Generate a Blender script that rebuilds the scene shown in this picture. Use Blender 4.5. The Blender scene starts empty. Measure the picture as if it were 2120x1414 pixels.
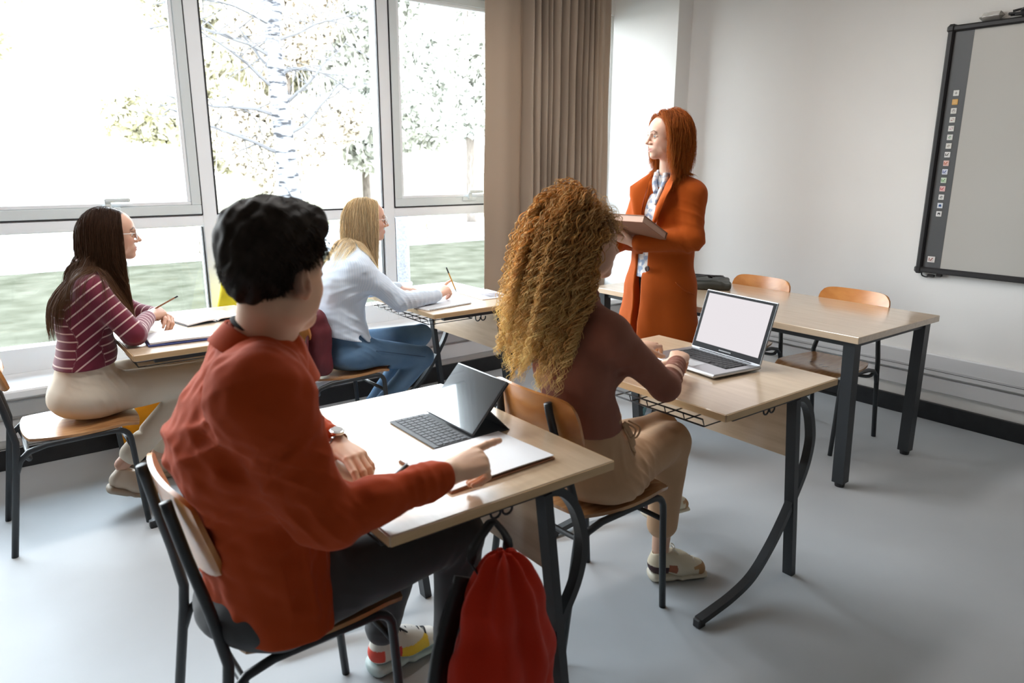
import bpy, math, random
import numpy as np
from mathutils import Vector, Matrix

random.seed(7)
RNG = np.random.default_rng(11)
SC = bpy.context.scene
COL = SC.collection

# ------------------------------------------------------------------ camera, light, exposure
YAW, PITCH, ROLL = math.radians(37.5), math.radians(13.9), math.radians(0.2)
CAM_H = 1.5
fw = Vector((math.sin(YAW)*math.cos(PITCH), math.cos(YAW)*math.cos(PITCH), -math.sin(PITCH)))
rt = Vector((math.cos(YAW), -math.sin(YAW), 0.0))
up = rt.cross(fw)
rt, up = math.cos(ROLL)*rt + math.sin(ROLL)*up, -math.sin(ROLL)*rt + math.cos(ROLL)*up
cd = bpy.data.cameras.new('camera')
cam = bpy.data.objects.new('camera', cd); COL.objects.link(cam)
cam.matrix_world = Matrix(((rt.x, up.x, -fw.x, 0), (rt.y, up.y, -fw.y, 0), (rt.z, up.z, -fw.z, CAM_H), (0, 0, 0, 1)))
cd.sensor_width = 36.0
cd.lens = 1490.0/2120.0*36.0
cd.clip_start = 0.05; cd.clip_end = 300
cd.dof.use_dof = True
cd.dof.focus_distance = 3.4
cd.dof.aperture_fstop = 3.6
SC.camera = cam

w = bpy.data.worlds.new('overcast_sky'); SC.world = w; w.use_nodes = True
nt = w.node_tree; nt.nodes.clear()
out = nt.nodes.new('ShaderNodeOutputWorld'); bg = nt.nodes.new('ShaderNodeBackground')
tc = nt.nodes.new('ShaderNodeTexCoord'); sep = nt.nodes.new('ShaderNodeSeparateXYZ'); rmp = nt.nodes.new('ShaderNodeValToRGB')
nt.links.new(tc.outputs['Generated'], sep.inputs[0]); nt.links.new(sep.outputs['Z'], rmp.inputs[0])
nt.links.new(rmp.outputs[0], bg.inputs[0]); nt.links.new(bg.outputs[0], out.inputs[0])
rmp.color_ramp.elements[0].position = 0.0; rmp.color_ramp.elements[0].color = (0.97, 0.985, 1.0, 1)
rmp.color_ramp.elements[1].position = 0.75; rmp.color_ramp.elements[1].color = (0.72, 0.86, 1.0, 1)
bg.inputs[1].default_value = 9.0

def portal(x0, x1, z0, z1):
    l = bpy.data.lights.new('window_portal', 'AREA'); l.shape = 'RECTANGLE'
    l.size = x1-x0; l.size_y = z1-z0
    l.cycles.is_portal = True
    o = bpy.data.objects.new('window_portal', l); COL.objects.link(o)
    o.location = ((x0+x1)/2, 4.56, (z0+z1)/2); o.rotation_euler = (math.radians(-90), 0, 0)
for k in range(-3, 4):
    portal(k*1.17+0.04, k*1.17+1.13, 0.52, 2.62)

def fill_panel(x, y, power, col):  # area light added under the ceiling as interior fill, without a fixture
    l = bpy.data.lights.new('ceiling_fill', 'AREA'); l.shape = 'RECTANGLE'; l.size = 1.2; l.size_y = 0.3
    l.energy = power; l.color = col
    o = bpy.data.objects.new('ceiling_fill', l); COL.objects.link(o); o.location = (x, y, 2.86)
for (x, y, p) in ((3.3, 1.2, 2), (0.4, 2.9, 14), (2.2, 2.7, 14)):
    fill_panel(x, y, p, (1.0, 0.80, 0.62) if x > 3 else (1.0, 0.97, 0.94))

SC.view_settings.view_transform = 'Standard'
SC.view_settings.look = 'None'
SC.view_settings.exposure = 1.15
SC.view_settings.gamma = 1.0
SC.view_settings.use_curve_mapping = False
SC.cycles.use_denoising = True
SC.cycles.max_bounces = 8
SC.cycles.diffuse_bounces = 5
SC.cycles.glossy_bounces = 4
SC.cycles.transparent_max_bounces = 12
SC.cycles.transmission_bounces = 6
SC.cycles.sample_clamp_indirect = 8
SC.cycles.caustics_reflective = False
SC.cycles.caustics_refractive = False

# ------------------------------------------------------------------ materials
MATS = {}
def srgb(r, g, b):
    f = lambda c: (c/255/12.92) if c <= 10 else ((c/255+0.055)/1.055)**2.4
    return (f(r), f(g), f(b))
def mat(name, col=(0.5, 0.5, 0.5), rough=0.5, metal=0.0, spec=0.5, var=0.0, vscale=8.0, bump=0.0, bscale=200.0,
        stretch=(1, 1, 1), attr=False, sheen=0.0, coat=0.0, col2=None, emit=None, trans=0.0, sss=0.0, ramp=(0.3, 0.7), aniso=0.0, wave=None):
    if name in MATS: return MATS[name]
    if rough >= .8: spec = min(spec, .2)
    m = bpy.data.materials.new(name); m.use_nodes = True; MATS[name] = m
    n = m.node_tree.nodes; l = m.node_tree.links
    b = n['Principled BSDF']
    b.inputs['Base Color'].default_value = (*col, 1)
    b.inputs['Roughness'].default_value = rough
    b.inputs['Metallic'].default_value = metal
    b.inputs['Specular IOR Level'].default_value = spec
    if sheen: b.inputs['Sheen Weight'].default_value = sheen; b.inputs['Sheen Roughness'].default_value = 0.5
    if coat: b.inputs['Coat Weight'].default_value = coat; b.inputs['Coat Roughness'].default_value = 0.15
    if trans: b.inputs['Transmission Weight'].default_value = trans
    if aniso: b.inputs['Anisotropic'].default_value = aniso
    if sss:
        b.inputs['Subsurface Weight'].default_value = sss
        b.inputs['Subsurface Radius'].default_value = (0.012, 0.005, 0.003); b.inputs['Subsurface Scale'].default_value = 1.0
    if emit: b.inputs['Emission Color'].default_value = (*emit[:3], 1); b.inputs['Emission Strength'].default_value = emit[3]
    t = n.new('ShaderNodeTexCoord'); mp = n.new('ShaderNodeMapping'); l.new(t.outputs['Object'], mp.inputs[0])
    mp.inputs['Scale'].default_value = stretch
    base = None
    if attr:
        a = n.new('ShaderNodeAttribute'); a.attribute_name = 'Col'; base = a.outputs['Color']
    if var or col2:
        nz = n.new('ShaderNodeTexNoise'); nz.inputs['Scale'].default_value = vscale; nz.inputs['Detail'].default_value = 4
        l.new(mp.outputs[0], nz.inputs['Vector'])
        r = n.new('ShaderNodeValToRGB'); l.new(nz.outputs[0], r.inputs[0])
        r.color_ramp.elements[0].position = ramp[0]; r.color_ramp.elements[1].position = ramp[1]
        if attr:
            r.color_ramp.elements[0].color = (1-var, 1-var, 1-var, 1); r.color_ramp.elements[1].color = (1+var, 1+var, 1+var, 1)
            mx = n.new('ShaderNodeMix'); mx.data_type = 'RGBA'; mx.blend_type = 'MULTIPLY'; mx.inputs[0].default_value = 1
            l.new(base, mx.inputs[6]); l.new(r.outputs[0], mx.inputs[7]); base = mx.outputs[2]
        else:
            c2 = col2 if col2 else tuple(min(1, c*(1+var)) for c in col)
            c1 = col if col2 else tuple(c*(1-var) for c in col)
            r.color_ramp.elements[0].color = (*c1, 1); r.color_ramp.elements[1].color = (*c2, 1)
            base = r.outputs[0]
    if base is not None: l.new(base, b.inputs['Base Color'])
    if bump:
        nz2 = n.new('ShaderNodeTexNoise'); nz2.inputs['Scale'].default_value = bscale; nz2.inputs['Detail'].default_value = 3
        l.new(mp.outputs[0], nz2.inputs['Vector'])
        bp = n.new('ShaderNodeBump'); bp.inputs['Strength'].default_value = bump; bp.inputs['Distance'].default_value = 0.002
        l.new(nz2.outputs[0], bp.inputs['Height']); l.new(bp.outputs[0], b.inputs['Normal'])
    return m

# ------------------------------------------------------------------ tagging
def tag(o, label=None, cat=None, group=None, kind=None):
    if label: o['label'] = label
    if cat: o['category'] = cat
    if group: o['group'] = group
    if kind: o['kind'] = kind
    return o
def thing(name, label, cat, loc=(0, 0, 0), rz=0.0, group=None):
    o = bpy.data.objects.new(name, None); COL.objects.link(o); o.empty_display_size = 0.05
    o.location = loc; o.rotation_euler = (0, 0, rz)
    return tag(o, label, cat, group)
def copy_tree(o, parent=None):
    c = o.copy(); COL.objects.link(c)
    if parent is not None:
        c.parent = parent; c.matrix_parent_inverse = o.matrix_parent_inverse.copy()
    for ch in list(o.children): copy_tree(ch, c)
    return c

# ------------------------------------------------------------------ mesh building
class MB:
    def __init__(s): s.v = []; s.f = []; s.c = []
    def add(s, vs, fs, col=None):
        o = len(s.v); s.v += [tuple(v) for v in vs]; s.f += [tuple(i+o for i in f) for f in fs]
        s.c += [col or (1, 1, 1)]*len(vs)
        return s
    def box(s, c, d, rz=0.0, M=None, bev=0.0, col=None):
        x, y, z = d[0]/2, d[1]/2, d[2]/2
        if bev <= 0:
            vs = [(i*x, j*y, k*z) for i in (-1, 1) for j in (-1, 1) for k in (-1, 1)]
            fs = [(0, 1, 3, 2), (4, 6, 7, 5), (0, 4, 5, 1), (2, 3, 7, 6), (0, 2, 6, 4), (1, 5, 7, 3)]
        else:
            b = min(bev, x*.98, y*.98, z*.98); vs = []; idx = {}
            for i in (-1, 1):
                for j in (-1, 1):
                    for k in (-1, 1):
                        for a, p in enumerate(((x, y-b, z-b), (x-b, y, z-b), (x-b, y-b, z))):
                            idx[(i, j, k, a)] = len(vs); vs.append((i*p[0], j*p[1], k*p[2]))
            fs = []
            def q(a): return [(1, 1), (1, -1), (-1, -1), (-1, 1)]
            for sg in (-1, 1):
                L = [idx[(sg, j, k, 0)] for j, k in q(0)]; fs.append(L if sg < 0 else L[::-1])
                L = [idx[(j, sg, k, 1)] for j, k in q(0)]; fs.append(L[::-1] if sg < 0 else L)
                L = [idx[(j, k, sg, 2)] for j, k in q(0)]; fs.append(L if sg < 0 else L[::-1])
            for i in (-1, 1):
                for j in (-1, 1):
                    fs.append([idx[(i, j, -1, 0)], idx[(i, j, 1, 0)], idx[(i, j, 1, 1)], idx[(i, j, -1, 1)]])
                    fs.append([idx[(i, -1, j, 0)], idx[(i, 1, j, 0)], idx[(i, 1, j, 2)], idx[(i, -1, j, 2)]])
                    fs.append([idx[(-1, i, j, 1)], idx[(1, i, j, 1)], idx[(1, i, j, 2)], idx[(-1, i, j, 2)]])
                    for k in (-1, 1): fs.append([idx[(i, j, k, a)] for a in range(3)])
        R = M if M is not None else Matrix.Rotation(rz, 3, 'Z')
        c = Vector(c)
        return s.add([R @ Vector(v) + c for v in vs], fs, col)
    def tube(s, pts, r, n=10, closed=False, rect=None, upv=(0, 0, 1), caps=True, col=None):
        """r: radius or list; rect=(w,h) gives a rectangular section, w along side, h along up"""
        P = [Vector(p) for p in pts]; N = len(P); vs = []; fs = []
        prev = None
        for i in range(N):
            a = P[(i-1) % N] if (closed or i > 0) else P[0]; b = P[(i+1) % N] if (closed or i < N-1) else P[-1]
            t = (b-a).normalized()
            if rect or prev is None:
                u = Vector(upv); sd = t.cross(u)
                if sd.length < 1e-4: sd = t.cross(Vector((1, 0, 0)))
                if sd.length < 1e-4: sd = t.cross(Vector((0, 1, 0)))
                sd.normalize()
            else:
                sd = prev - t*prev.dot(t); sd.normalize()
            prev = sd; uu = sd.cross(t).normalized()
            if rect:
                # mitre
                k = 1.0
                if 0 < i < N-1 or closed:
                    d1 = (P[i]-a).normalized(); k = 1/max(0.5, d1.dot(t))
                w, h = rect
                for (sx, sy) in ((1, 1), (-1, 1), (-1, -1), (1, -1)):
                    vs.append(P[i] + sd*(sx*w/2) + uu*(sy*h/2*k))
            else:
                rr = r[i] if isinstance(r, (list, tuple, np.ndarray)) else r
                for j in range(n):
                    an = 2*math.pi*j/n
                    vs.append(P[i] + (sd*math.cos(an)+uu*math.sin(an))*rr)
        m = 4 if rect else n
        for i in range(N if closed else N-1):
            for j in range(m):
                a = i*m+j; b = i*m+(j+1) % m; c = ((i+1) % N)*m+(j+1) % m; d = ((i+1) % N)*m+j
                fs.append((a, b, c, d))
        if caps and not closed:
            fs.append(tuple(range(m))[::-1]); fs.append(tuple((N-1)*m+j for j in range(m)))
        return s.add(vs, fs, col)
    def prism(s, poly, z0, z1, M=None, col=None):
        """poly in local xy, extruded in z; M 4x4"""
        n = len(poly); vs = [Vector((x, y, z0)) for x, y in poly] + [Vector((x, y, z1)) for x, y in poly]
        if M is not None: vs = [M @ v for v in vs]
        fs = [tuple(range(n))[::-1], tuple(range(n, 2*n))] + [(i, (i+1) % n, n+(i+1) % n, n+i) for i in range(n)]
        return s.add(vs, fs, col)
    def lathe(s, prof, c=(0, 0, 0), n=20, M=None, col=None):
        vs = []; fs = []
        for r, z in prof:
            for j in range(n):
                a = 2*math.pi*j/n; v = Vector((r*math.cos(a), r*math.sin(a), z))
                if M is not None: v = M @ v
                vs.append(v+Vector(c))
        for i in range(len(prof)-1):
            for j in range(n):
                fs.append((i*n+j, i*n+(j+1) % n, (i+1)*n+(j+1) % n, (i+1)*n+j))
        fs.append(tuple(range(n))[::-1]); fs.append(tuple((len(prof)-1)*n+j for j in range(n)))
        return s.add(vs, fs, col)
    def build(s, name, m, parent=None, smooth=False, label=None, cols=False):
        me = bpy.data.meshes.new(name); me.from_pydata([tuple(v) for v in s.v], [], s.f); me.update()
        o = bpy.data.objects.new(name, me); COL.objects.link(o)
        if m is not None: me.materials.append(m)
        if cols:
            a = me.color_attributes.new('Col', 'FLOAT_COLOR', 'POINT')
            a.data.foreach_set('color', np.array([(*c, 1) for c in s.c], dtype=np.float32).ravel())
        if smooth:
            me.polygons.foreach_set('use_smooth', [True]*len(me.polygons))
            if smooth == 'auto':
                for p in me.polygons: p.use_smooth = True
                try: me.set_sharp_from_angle(angle=math.radians(35))
                except Exception: pass
        if parent is not None: o.parent = parent
        if label: o['label'] = label
        return o
def np_mesh(name, V, Fq, m, parent=None, cols=None, smooth=True):
    """V (n,3) array, Fq (k,3 or 4) index array"""
    me = bpy.data.meshes.new(name)
    k = Fq.shape[1]
    me.vertices.add(len(V)); me.vertices.foreach_set('co', V.astype(np.float32).ravel())
    me.loops.add(Fq.size); me.loops.foreach_set('vertex_index', Fq.astype(np.int32).ravel())
    me.polygons.add(len(Fq)); me.polygons.foreach_set('loop_start', np.arange(0, Fq.size, k, dtype=np.int32))
    me.polygons.foreach_set('loop_total', np.full(len(Fq), k, dtype=np.int32))
    me.polygons.foreach_set('use_smooth', np.full(len(Fq), smooth, dtype=bool))
    me.update(calc_edges=True)
    if cols is not None:
        a = me.color_attributes.new('Col', 'FLOAT_COLOR', 'POINT')
        c4 = np.ones((len(V), 4), dtype=np.float32); c4[:, :3] = cols
        a.data.foreach_set('color', c4.ravel())
    if m is not None: me.materials.append(m)
    o = bpy.data.objects.new(name, me); COL.objects.link(o)
    if parent is not None: o.parent = parent
    return o
def arc(c, r, a0, a1, n, plane='xz', off=0.0):
    """points on an arc, degrees"""
    out = []
    for i in range(n+1):
        a = math.radians(a0+(a1-a0)*i/n); u, v = r*math.cos(a), r*math.sin(a)
        out.append({'xz': (c[0]+u, off, c[1]+v), 'xy': (c[0]+u, c[1]+v, off), 'yz': (off, c[0]+u, c[1]+v)}[plane])
    return out
def smooth_path(pts, n=8):
    """catmull-rom"""
    P = [Vector(p) for p in pts]; out = []
    for i in range(len(P)-1):
        p0 = P[max(0, i-1)]; p1 = P[i]; p2 = P[i+1]; p3 = P[min(len(P)-1, i+2)]
        for k in range(n):
            t = k/n
            out.append(0.5*((2*p1)+(p2-p0)*t+(2*p0-5*p1+4*p2-p3)*t*t+(3*p1-p0-3*p2+p3)*t**3))
    out.append(P[-1]); return out
def grid_solid(fn, nu, nv, th, name, m, parent, label=None):
    """sheet fn(u,v)->Vector, thickness th along its normal, closed"""
    P = [[fn(i/nu, j/nv) for j in range(nv+1)] for i in range(nu+1)]
    vs = []; fs = []
    def nrm(i, j):
        a = P[min(nu, i+1)][j]-P[max(0, i-1)][j]; b = P[i][min(nv, j+1)]-P[i][max(0, j-1)]
        q = a.cross(b); return q.normalized() if q.length > 1e-9 else Vector((0, 0, 1))
    for sgn in (0.5, -0.5):
        for i in range(nu+1):
            for j in range(nv+1): vs.append(P[i][j]+nrm(i, j)*th*sgn)
    W = nv+1; K = (nu+1)*W
    for i in range(nu):
        for j in range(nv):
            a = i*W+j; fs.append((a, a+W, a+W+1, a+1)); fs.append((K+a, K+a+1, K+a+W+1, K+a+W))
    for i in range(nu):
        for j in (0, nv):
            a = i*W+j; q = (a, a+W, K+a+W, K+a); fs.append(q[::-1] if j == 0 else q)
    for j in range(nv):
        for i in (0, nu):
            a = i*W+j; q = (a, a+1, K+a+1, K+a); fs.append(q if i == 0 else q[::-1])
    mb = MB(); mb.add(vs, fs); return mb.build(name, m, parent, smooth='auto', label=label)
# ------------------------------------------------------------------ palette
m_wall = mat('white_wall_paint', (0.86, 0.85, 0.83), 0.75, var=0.012, vscale=2.0, bump=0.06, bscale=300)
m_ceil = mat('ceiling_paint', (0.62, 0.60, 0.58), 0.8)
m_wall2 = mat('grey_wall_paint', (0.22, 0.21, 0.20), 0.8)
m_floor = mat('grey_blue_vinyl', (0.42, 0.435, 0.45), 0.50, spec=0.32, var=0.03, vscale=3.0, bump=0.02, bscale=60)
m_base = mat('black_skirting', (0.012, 0.013, 0.015), 0.3, var=0.3, vscale=20, bump=0.2, bscale=40)
m_duct = mat('grey_plastic_duct', (0.70, 0.70, 0.71), 0.45)
m_alu = mat('white_window_profile', (0.84, 0.87, 0.90), 0.35, spec=0.5)
m_sash = mat('grey_window_sash', (0.66, 0.71, 0.72), 0.35)
m_gasket = mat('black_rubber_gasket', (0.02, 0.02, 0.025), 0.6)
m_sill = mat('white_sill', (0.82, 0.83, 0.85), 0.25)
m_black = mat('black_powder_coat', (0.022, 0.026, 0.03), 0.42, bump=0.15, bscale=500)
m_blackwire = mat('black_wire', (0.02, 0.018, 0.02), 0.35)
m_plug = mat('black_plastic', (0.015, 0.015, 0.017), 0.45)
m_oak = mat('light_oak_laminate', (0.58, 0.42, 0.27), 0.30, coat=1.0, spec=0.8, col2=(0.71, 0.545, 0.38), vscale=5.0, stretch=(9, 0.9, 9), bump=0.05, bscale=120, ramp=(0.25, 0.75))
m_oakedge = mat('light_oak_edge', (0.58, 0.38, 0.19), 0.4, col2=(0.68, 0.47, 0.26), vscale=6.0, stretch=(1.2, 1.2, 9))
m_ply = mat('varnished_plywood', (0.50, 0.185, 0.045), 0.30, col2=(0.68, 0.31, 0.09), vscale=7.0, stretch=(9, 1.0, 2), coat=0.3, ramp=(0.25, 0.8))
m_seat = mat('varnished_plywood_seat', (0.34, 0.15, 0.055), 0.25, col2=(0.55, 0.30, 0.13), vscale=6.0, stretch=(1.5, 8, 2), coat=0.35)
m_plyedge = mat('plywood_edge', (0.45, 0.27, 0.13), 0.5, col2=(0.6, 0.4, 0.2), vscale=60, stretch=(1, 1, 6))

def structure(mb, name, m, smooth=False, parent=None, label=None):
    o = mb.build(name, m, parent, smooth=smooth, label=label)
    if parent is None: o['kind'] = 'structure'
    return o
X0, X1, Y0, Y1, ZC = -2.6, 4.53, -2.6, 4.2, 2.9
structure(MB().box(((X0+X1)/2, (Y0+4.45)/2, -0.05), (X1-X0+0.4, 4.45-Y0+0.4, 0.1)), 'floor', m_floor)
structure(MB().box(((X0+X1)/2, (Y0+4.5)/2, ZC+0.05), (X1-X0+0.4, 4.5-Y0+0.4, 0.1)), 'ceiling', m_ceil)
structure(MB().box((X1+0.1, (Y0+4.6)/2, ZC/2), (0.2, 4.6-Y0, ZC)), 'wall_right', m_wall)
structure(MB().box((X0-0.1, (Y0+4.6)/2, ZC/2), (0.2, 4.6-Y0, ZC)), 'wall_left', m_wall2)
structure(MB().box(((X0+X1)/2, Y0-0.1, ZC/2), (X1-X0+0.4, 0.2, ZC)), 'wall_rear', m_wall2)
# window wall: parapet, lintel and the jamb on the right
mb = MB(); mb.box(((X0+X1)/2, 4.2+0.2, 0.19), (X1-X0, 0.4, 0.38))
mb.box(((X0+X1)/2, 4.38+0.14, 2.77), (X1-X0, 0.28, 0.26))
mb.box((4.455, 4.52, 1.5), (0.15, 0.2, 3.0))
structure(mb, 'wall_front', m_wall)
structure(MB().box((4.455, 4.06, 1.45), (0.16, 0.655, 2.9)), 'wall_pilaster', m_wall)
structure(MB().box(((X0+X1)/2-0.08, 4.285, 0.40), (X1-X0-0.16, 0.37, 0.045), bev=0.008), 'trim_sill', m_sill)
structure(MB().box(((X0+X1)/2, 4.19, 0.055), (X1-X0-0.02, 0.02, 0.11), bev=0.004), 'baseboard_front', m_base)
structure(MB().box((4.52, (Y0+Y1)/2, 0.055), (0.02, Y1-Y0-0.02, 0.11), bev=0.004), 'baseboard_right', m_base)
# cable ducts running round the room
mb = MB(); mb.box((4.513, 0.55, 0.345), (0.034, 6.3, 0.125), bev=0.004); mb.box((4.52, 0.55, 0.225), (0.02, 6.3, 0.085), bev=0.003)
mb.box((4.494, 0.55, 0.325), (0.002, 6.3, 0.003), col=None)
structure(mb, 'trim_duct', m_duct)
structure(MB().box((4.4955, 0.55, 0.312), (0.001, 6.3, 0.0025)), 'trim_duct_groove', m_gasket)
mb = MB(); mb.box((0.9, 4.185, 0.31), (7.0, 0.03, 0.075), bev=0.004); mb.box((0.9, 4.187, 0.205), (7.0, 0.026, 0.10), bev=0.004)
structure(mb, 'trim_parapet_duct', m_duct)

# ------------------------------------------------------------------ windows
mg = bpy.data.materials.new('window_glass'); mg.use_nodes = True
n = mg.node_tree.nodes; l = mg.node_tree.links; n.clear()
o_ = n.new('ShaderNodeOutputMaterial'); mx = n.new('ShaderNodeMixShader'); tr = n.new('ShaderNodeBsdfTransparent'); gl = n.new('ShaderNodeBsdfGlossy')
gl.inputs['Roughness'].default_value = 0.02; fr = n.new('ShaderNodeFresnel'); fr.inputs[0].default_value = 1.25
tr.inputs[0].default_value = (0.97, 0.985, 0.98, 1)
l.new(fr.outputs[0], mx.inputs[0]); l.new(tr.outputs[0], mx.inputs[1]); l.new(gl.outputs[0], mx.inputs[2]); l.new(mx.outputs[0], o_.inputs[0])

def frame_rect(mb, x0, x1, z0, z1, y, w, d):
    mb.box(((x0+x1)/2, y, z0+w/2), (x1-x0, d, w), bev=0.003); mb.box(((x0+x1)/2, y, z1-w/2), (x1-x0, d, w), bev=0.003)
    mb.box((x0+w/2, y, (z0+z1)/2), (w, d, z1-z0-2*w), bev=0.003); mb.box((x1-w/2, y, (z0+z1)/2), (w, d, z1-z0-2*w), bev=0.003)
def window(num, x0, x1, sash):
    """x0,x1: centres of the mullions left and right"""
    r = thing('window_%d' % num, None, None, ((x0+x1)/2, 4.45, 0.42)); r['kind'] = 'structure'
    cx = (x0+x1)/2; cz = 0.42
    def L(mb): mb.v = [(v[0]-cx, v[1]-4.45, v[2]-cz) for v in mb.v]; return mb
    mb = MB()
    mb.box((x0+0.0, 4.51, 1.53), (0.08, 0.12, 2.22), bev=0.004)
    mb.box(((x0+x1)/2, 4.50, 0.485), (x1-x0-0.08, 0.10, 0.13), bev=0.004)
    mb.box(((x0+x1)/2, 4.50, 1.172), (x1-x0-0.08, 0.10, 0.062), bev=0.004)
    mb.box(((x0+x1)/2, 4.51, 2.63), (x1-x0-0.08, 0.12, 0.05), bev=0.004)
    L(mb).build('window_frame', m_alu, r)
    mb = MB(); mb.box((x0+0.0465, 4.478, 0.845), (0.006, 0.03, 0.58)); mb.box((x1-0.0465, 4.478, 0.845), (0.006, 0.03, 0.58))
    if sash:
        for xx in (x0+0.042, x1-0.042): mb.box((xx, 4.455, 1.90), (0.005, 0.02, 1.39))
        mb.box((cx, 4.455, 1.206), (x1-x0-0.08, 0.02, 0.006))
    else:
        for xx in (x0+0.044, x1-0.044): mb.box((xx, 4.46, 1.90), (0.008, 0.02, 1.39))
        mb.box((cx, 4.46, 1.207), (x1-x0-0.08, 0.02, 0.008))
    L(mb).build('gasket', m_gasket, r)
    gl_ = MB(); gl_.box((cx, 4.52, 0.845), (x1-x0-0.08, 0.006, 0.59)); gl_.box((cx, 4.52, 1.905), (x1-x0-0.08, 0.006, 1.40))
    L(gl_).build('pane', mg, r)
    if sash:
        mb = MB(); frame_rect(mb, x0+0.045, x1-0.045, 1.21, 2.60, 4.475, 0.052, 0.07)
        s = L(mb).build('sash', m_sash, r, label='grey opening sash')
        mb = MB(); frame_rect(mb, x0+0.097, x1-0.097, 1.262, 2.548, 4.463, 0.020, 0.03); L(mb).build('glazing_bead', m_alu, r)
        mb = MB(); frame_rect(mb, x0+0.094, x1-0.094, 1.259, 2.551, 4.447, 0.003, 0.004); L(mb).build('gasket', m_gasket, r)
        mb = MB(); mb.box((cx+0.06, 4.435, 1.250), (0.12, 0.012, 0.028), bev=0.004); mb.box((cx+0.06, 4.425, 1.272), (0.03, 0.02, 0.05), bev=0.004)
        mb.box((cx+0.105, 4.41, 1.300), (0.125, 0.018, 0.020), bev=0.006)
        L(mb).build('handle', m_sash, r, label='lever handle on the lower sash rail')
k = 1
for i in range(-2, 4):
    if i*1.17 < X0+0.2 - 1: continue
    window(k, i*1.17+0.02, min(i*1.17+1.19, 4.40), i in (0, 2, -2)); k += 1
# end mullion
structure(MB().box((-2.55, 4.51, 1.5), (0.5, 0.2, 3.0)), 'trim_left_pier', m_wall)

# ------------------------------------------------------------------ outdoors
m_lawn = mat('lawn_grass', (0.035, 0.035, 0.024), 1.0, spec=0.0, col2=(0.070, 0.067, 0.051), vscale=2.6, bump=0.8, bscale=30, ramp=(0.3, 0.7))
m_path = mat('pale_concrete', (0.62, 0.62, 0.62), 0.9, var=0.05)
m_meadow = mat('dry_meadow', (0.11, 0.11, 0.06), 0.9, col2=(0.25, 0.23, 0.16), vscale=0.6)
structure(MB().box((4, 8.7, -0.16), (60, 8.2, 0.1)), 'ground_lawn', m_lawn)
structure(MB().box((4, 15.6, -0.16), (80, 5.6, 0.1)), 'ground_path', m_path)
structure(MB().box((4, 60, -0.17), (200, 83.3, 0.1)), 'ground_meadow', m_meadow)
# kerb band
structure(MB().box((4, 12.9, -0.10), (60, 0.14, 0.10)), 'trim_kerb', mat('kerb_stone', (0.16, 0.16, 0.165), 0.9))
m_bark = mat('pale_birch_bark', (0.20, 0.20, 0.215), 0.9, spec=0.1, col2=(0.03, 0.03, 0.033), vscale=2.2, stretch=(2, 2, 8), ramp=(0.50, 0.62))
m_bark2 = mat('brown_bark', (0.12, 0.10, 0.085), 0.9, var=0.3, vscale=6, stretch=(3, 3, 1))
def leaves_mat(name, c, c2):
    return mat(name, c, 0.8, col2=c2, vscale=1.5, ramp=(0.3, 0.7))
m_leaf1 = leaves_mat('pale_yellow_leaves', (0.46, 0.43, 0.29), (0.68, 0.65, 0.53))
m_leaf2 = leaves_mat('grey_green_leaves', (0.38, 0.38, 0.33), (0.60, 0.60, 0.55))
m_leaf3 = leaves_mat('straw_coloured_twigs', (0.45, 0.38, 0.30), (0.62, 0.57, 0.48))
def branch_pts(p, d, L, n, wob, grav=0.0):
    pts = [Vector(p)]; d = Vector(d).normalized()
    for i in range(n):
        d = (d+Vector((random.gauss(0, wob), random.gauss(0, wob), random.gauss(0, wob)-grav))).normalized()
        pts.append(pts[-1]+d*L/n)
    return pts
def leaf_cloud(name, centers, n, size, m, parent, spread):
    C = np.array([c[:3] for c in centers]); Rr = np.array([c[3] for c in centers])
    k = RNG.integers(0, len(C), n); d = RNG.normal(size=(n, 3)); d /= np.linalg.norm(d, axis=1)[:, None]
    P = C[k]+d*(Rr[k]*RNG.uniform(0.25, 1.0, n)**0.5)[:, None]*np.array(spread)
    a = RNG.normal(size=(n, 3)); a /= np.linalg.norm(a, axis=1)[:, None]; b = np.cross(a, RNG.normal(size=(n, 3))); b /= np.linalg.norm(b, axis=1)[:, None]
    s = size*RNG.uniform(0.5, 1.3, n)[:, None]
    V = np.stack([P-a*s, P-b*s*0.6, P+a*s, P+b*s*0.6], 1).reshape(-1, 3)
    F = np.arange(n*4).reshape(-1, 4)
    return np_mesh(name, V, F, m, parent, smooth=False)
def tree(kind, label, x, y, h, r, leaf, bark, crown_h, n, size, group=None, weep=False, trunk_r=0.16, split=None):
    t = thing(kind, label, 'tree', (x, y, -0.12), 0, group)
    mb = MB(); tr_ = [(0, 0, 0), (random.uniform(-.1, .1), 0, h*0.3), (random.uniform(-.2, .2), 0, h*0.6), (0, 0, h*0.9)]
    mb.tube(smooth_path(tr_, 5), [trunk_r*(1-0.8*i/15) for i in range(16)], 9)
    bs = []
    for i in range(14):
        z = h*random.uniform(crown_h, 0.85); a = random.uniform(0, 6.28)
        bp = branch_pts((0, 0, z), (math.cos(a), math.sin(a), 0.5), r*random.uniform(0.6, 1.0), 6, 0.15)
        mb.tube(bp, [trunk_r*0.22*(1-0.13*j) for j in range(7)], 5); bs += [(q.x, q.y, q.z, r*0.35) for q in bp[2:]]
    mb.build('trunk', bark, t, smooth=True)
    if weep:
        mb2 = MB()
        for i in range(260):
            c = random.choice(bs); p = (c[0]+random.gauss(0, .3), c[1]+random.gauss(0, .3), c[2]+random.gauss(0, .3))
            mb2.tube(branch_pts(p, (random.gauss(0, .2), random.gauss(0, .2), -1), random.uniform(1.0, 2.6), 5, 0.05), [0.018, .016, .014, .012, .010, .008], 3, caps=False)
        mb2.build('hanging_twigs', leaf, t)
    leaf_cloud('foliage', bs, n, size, leaf, t, (1, 1, 1))
    return t
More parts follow.
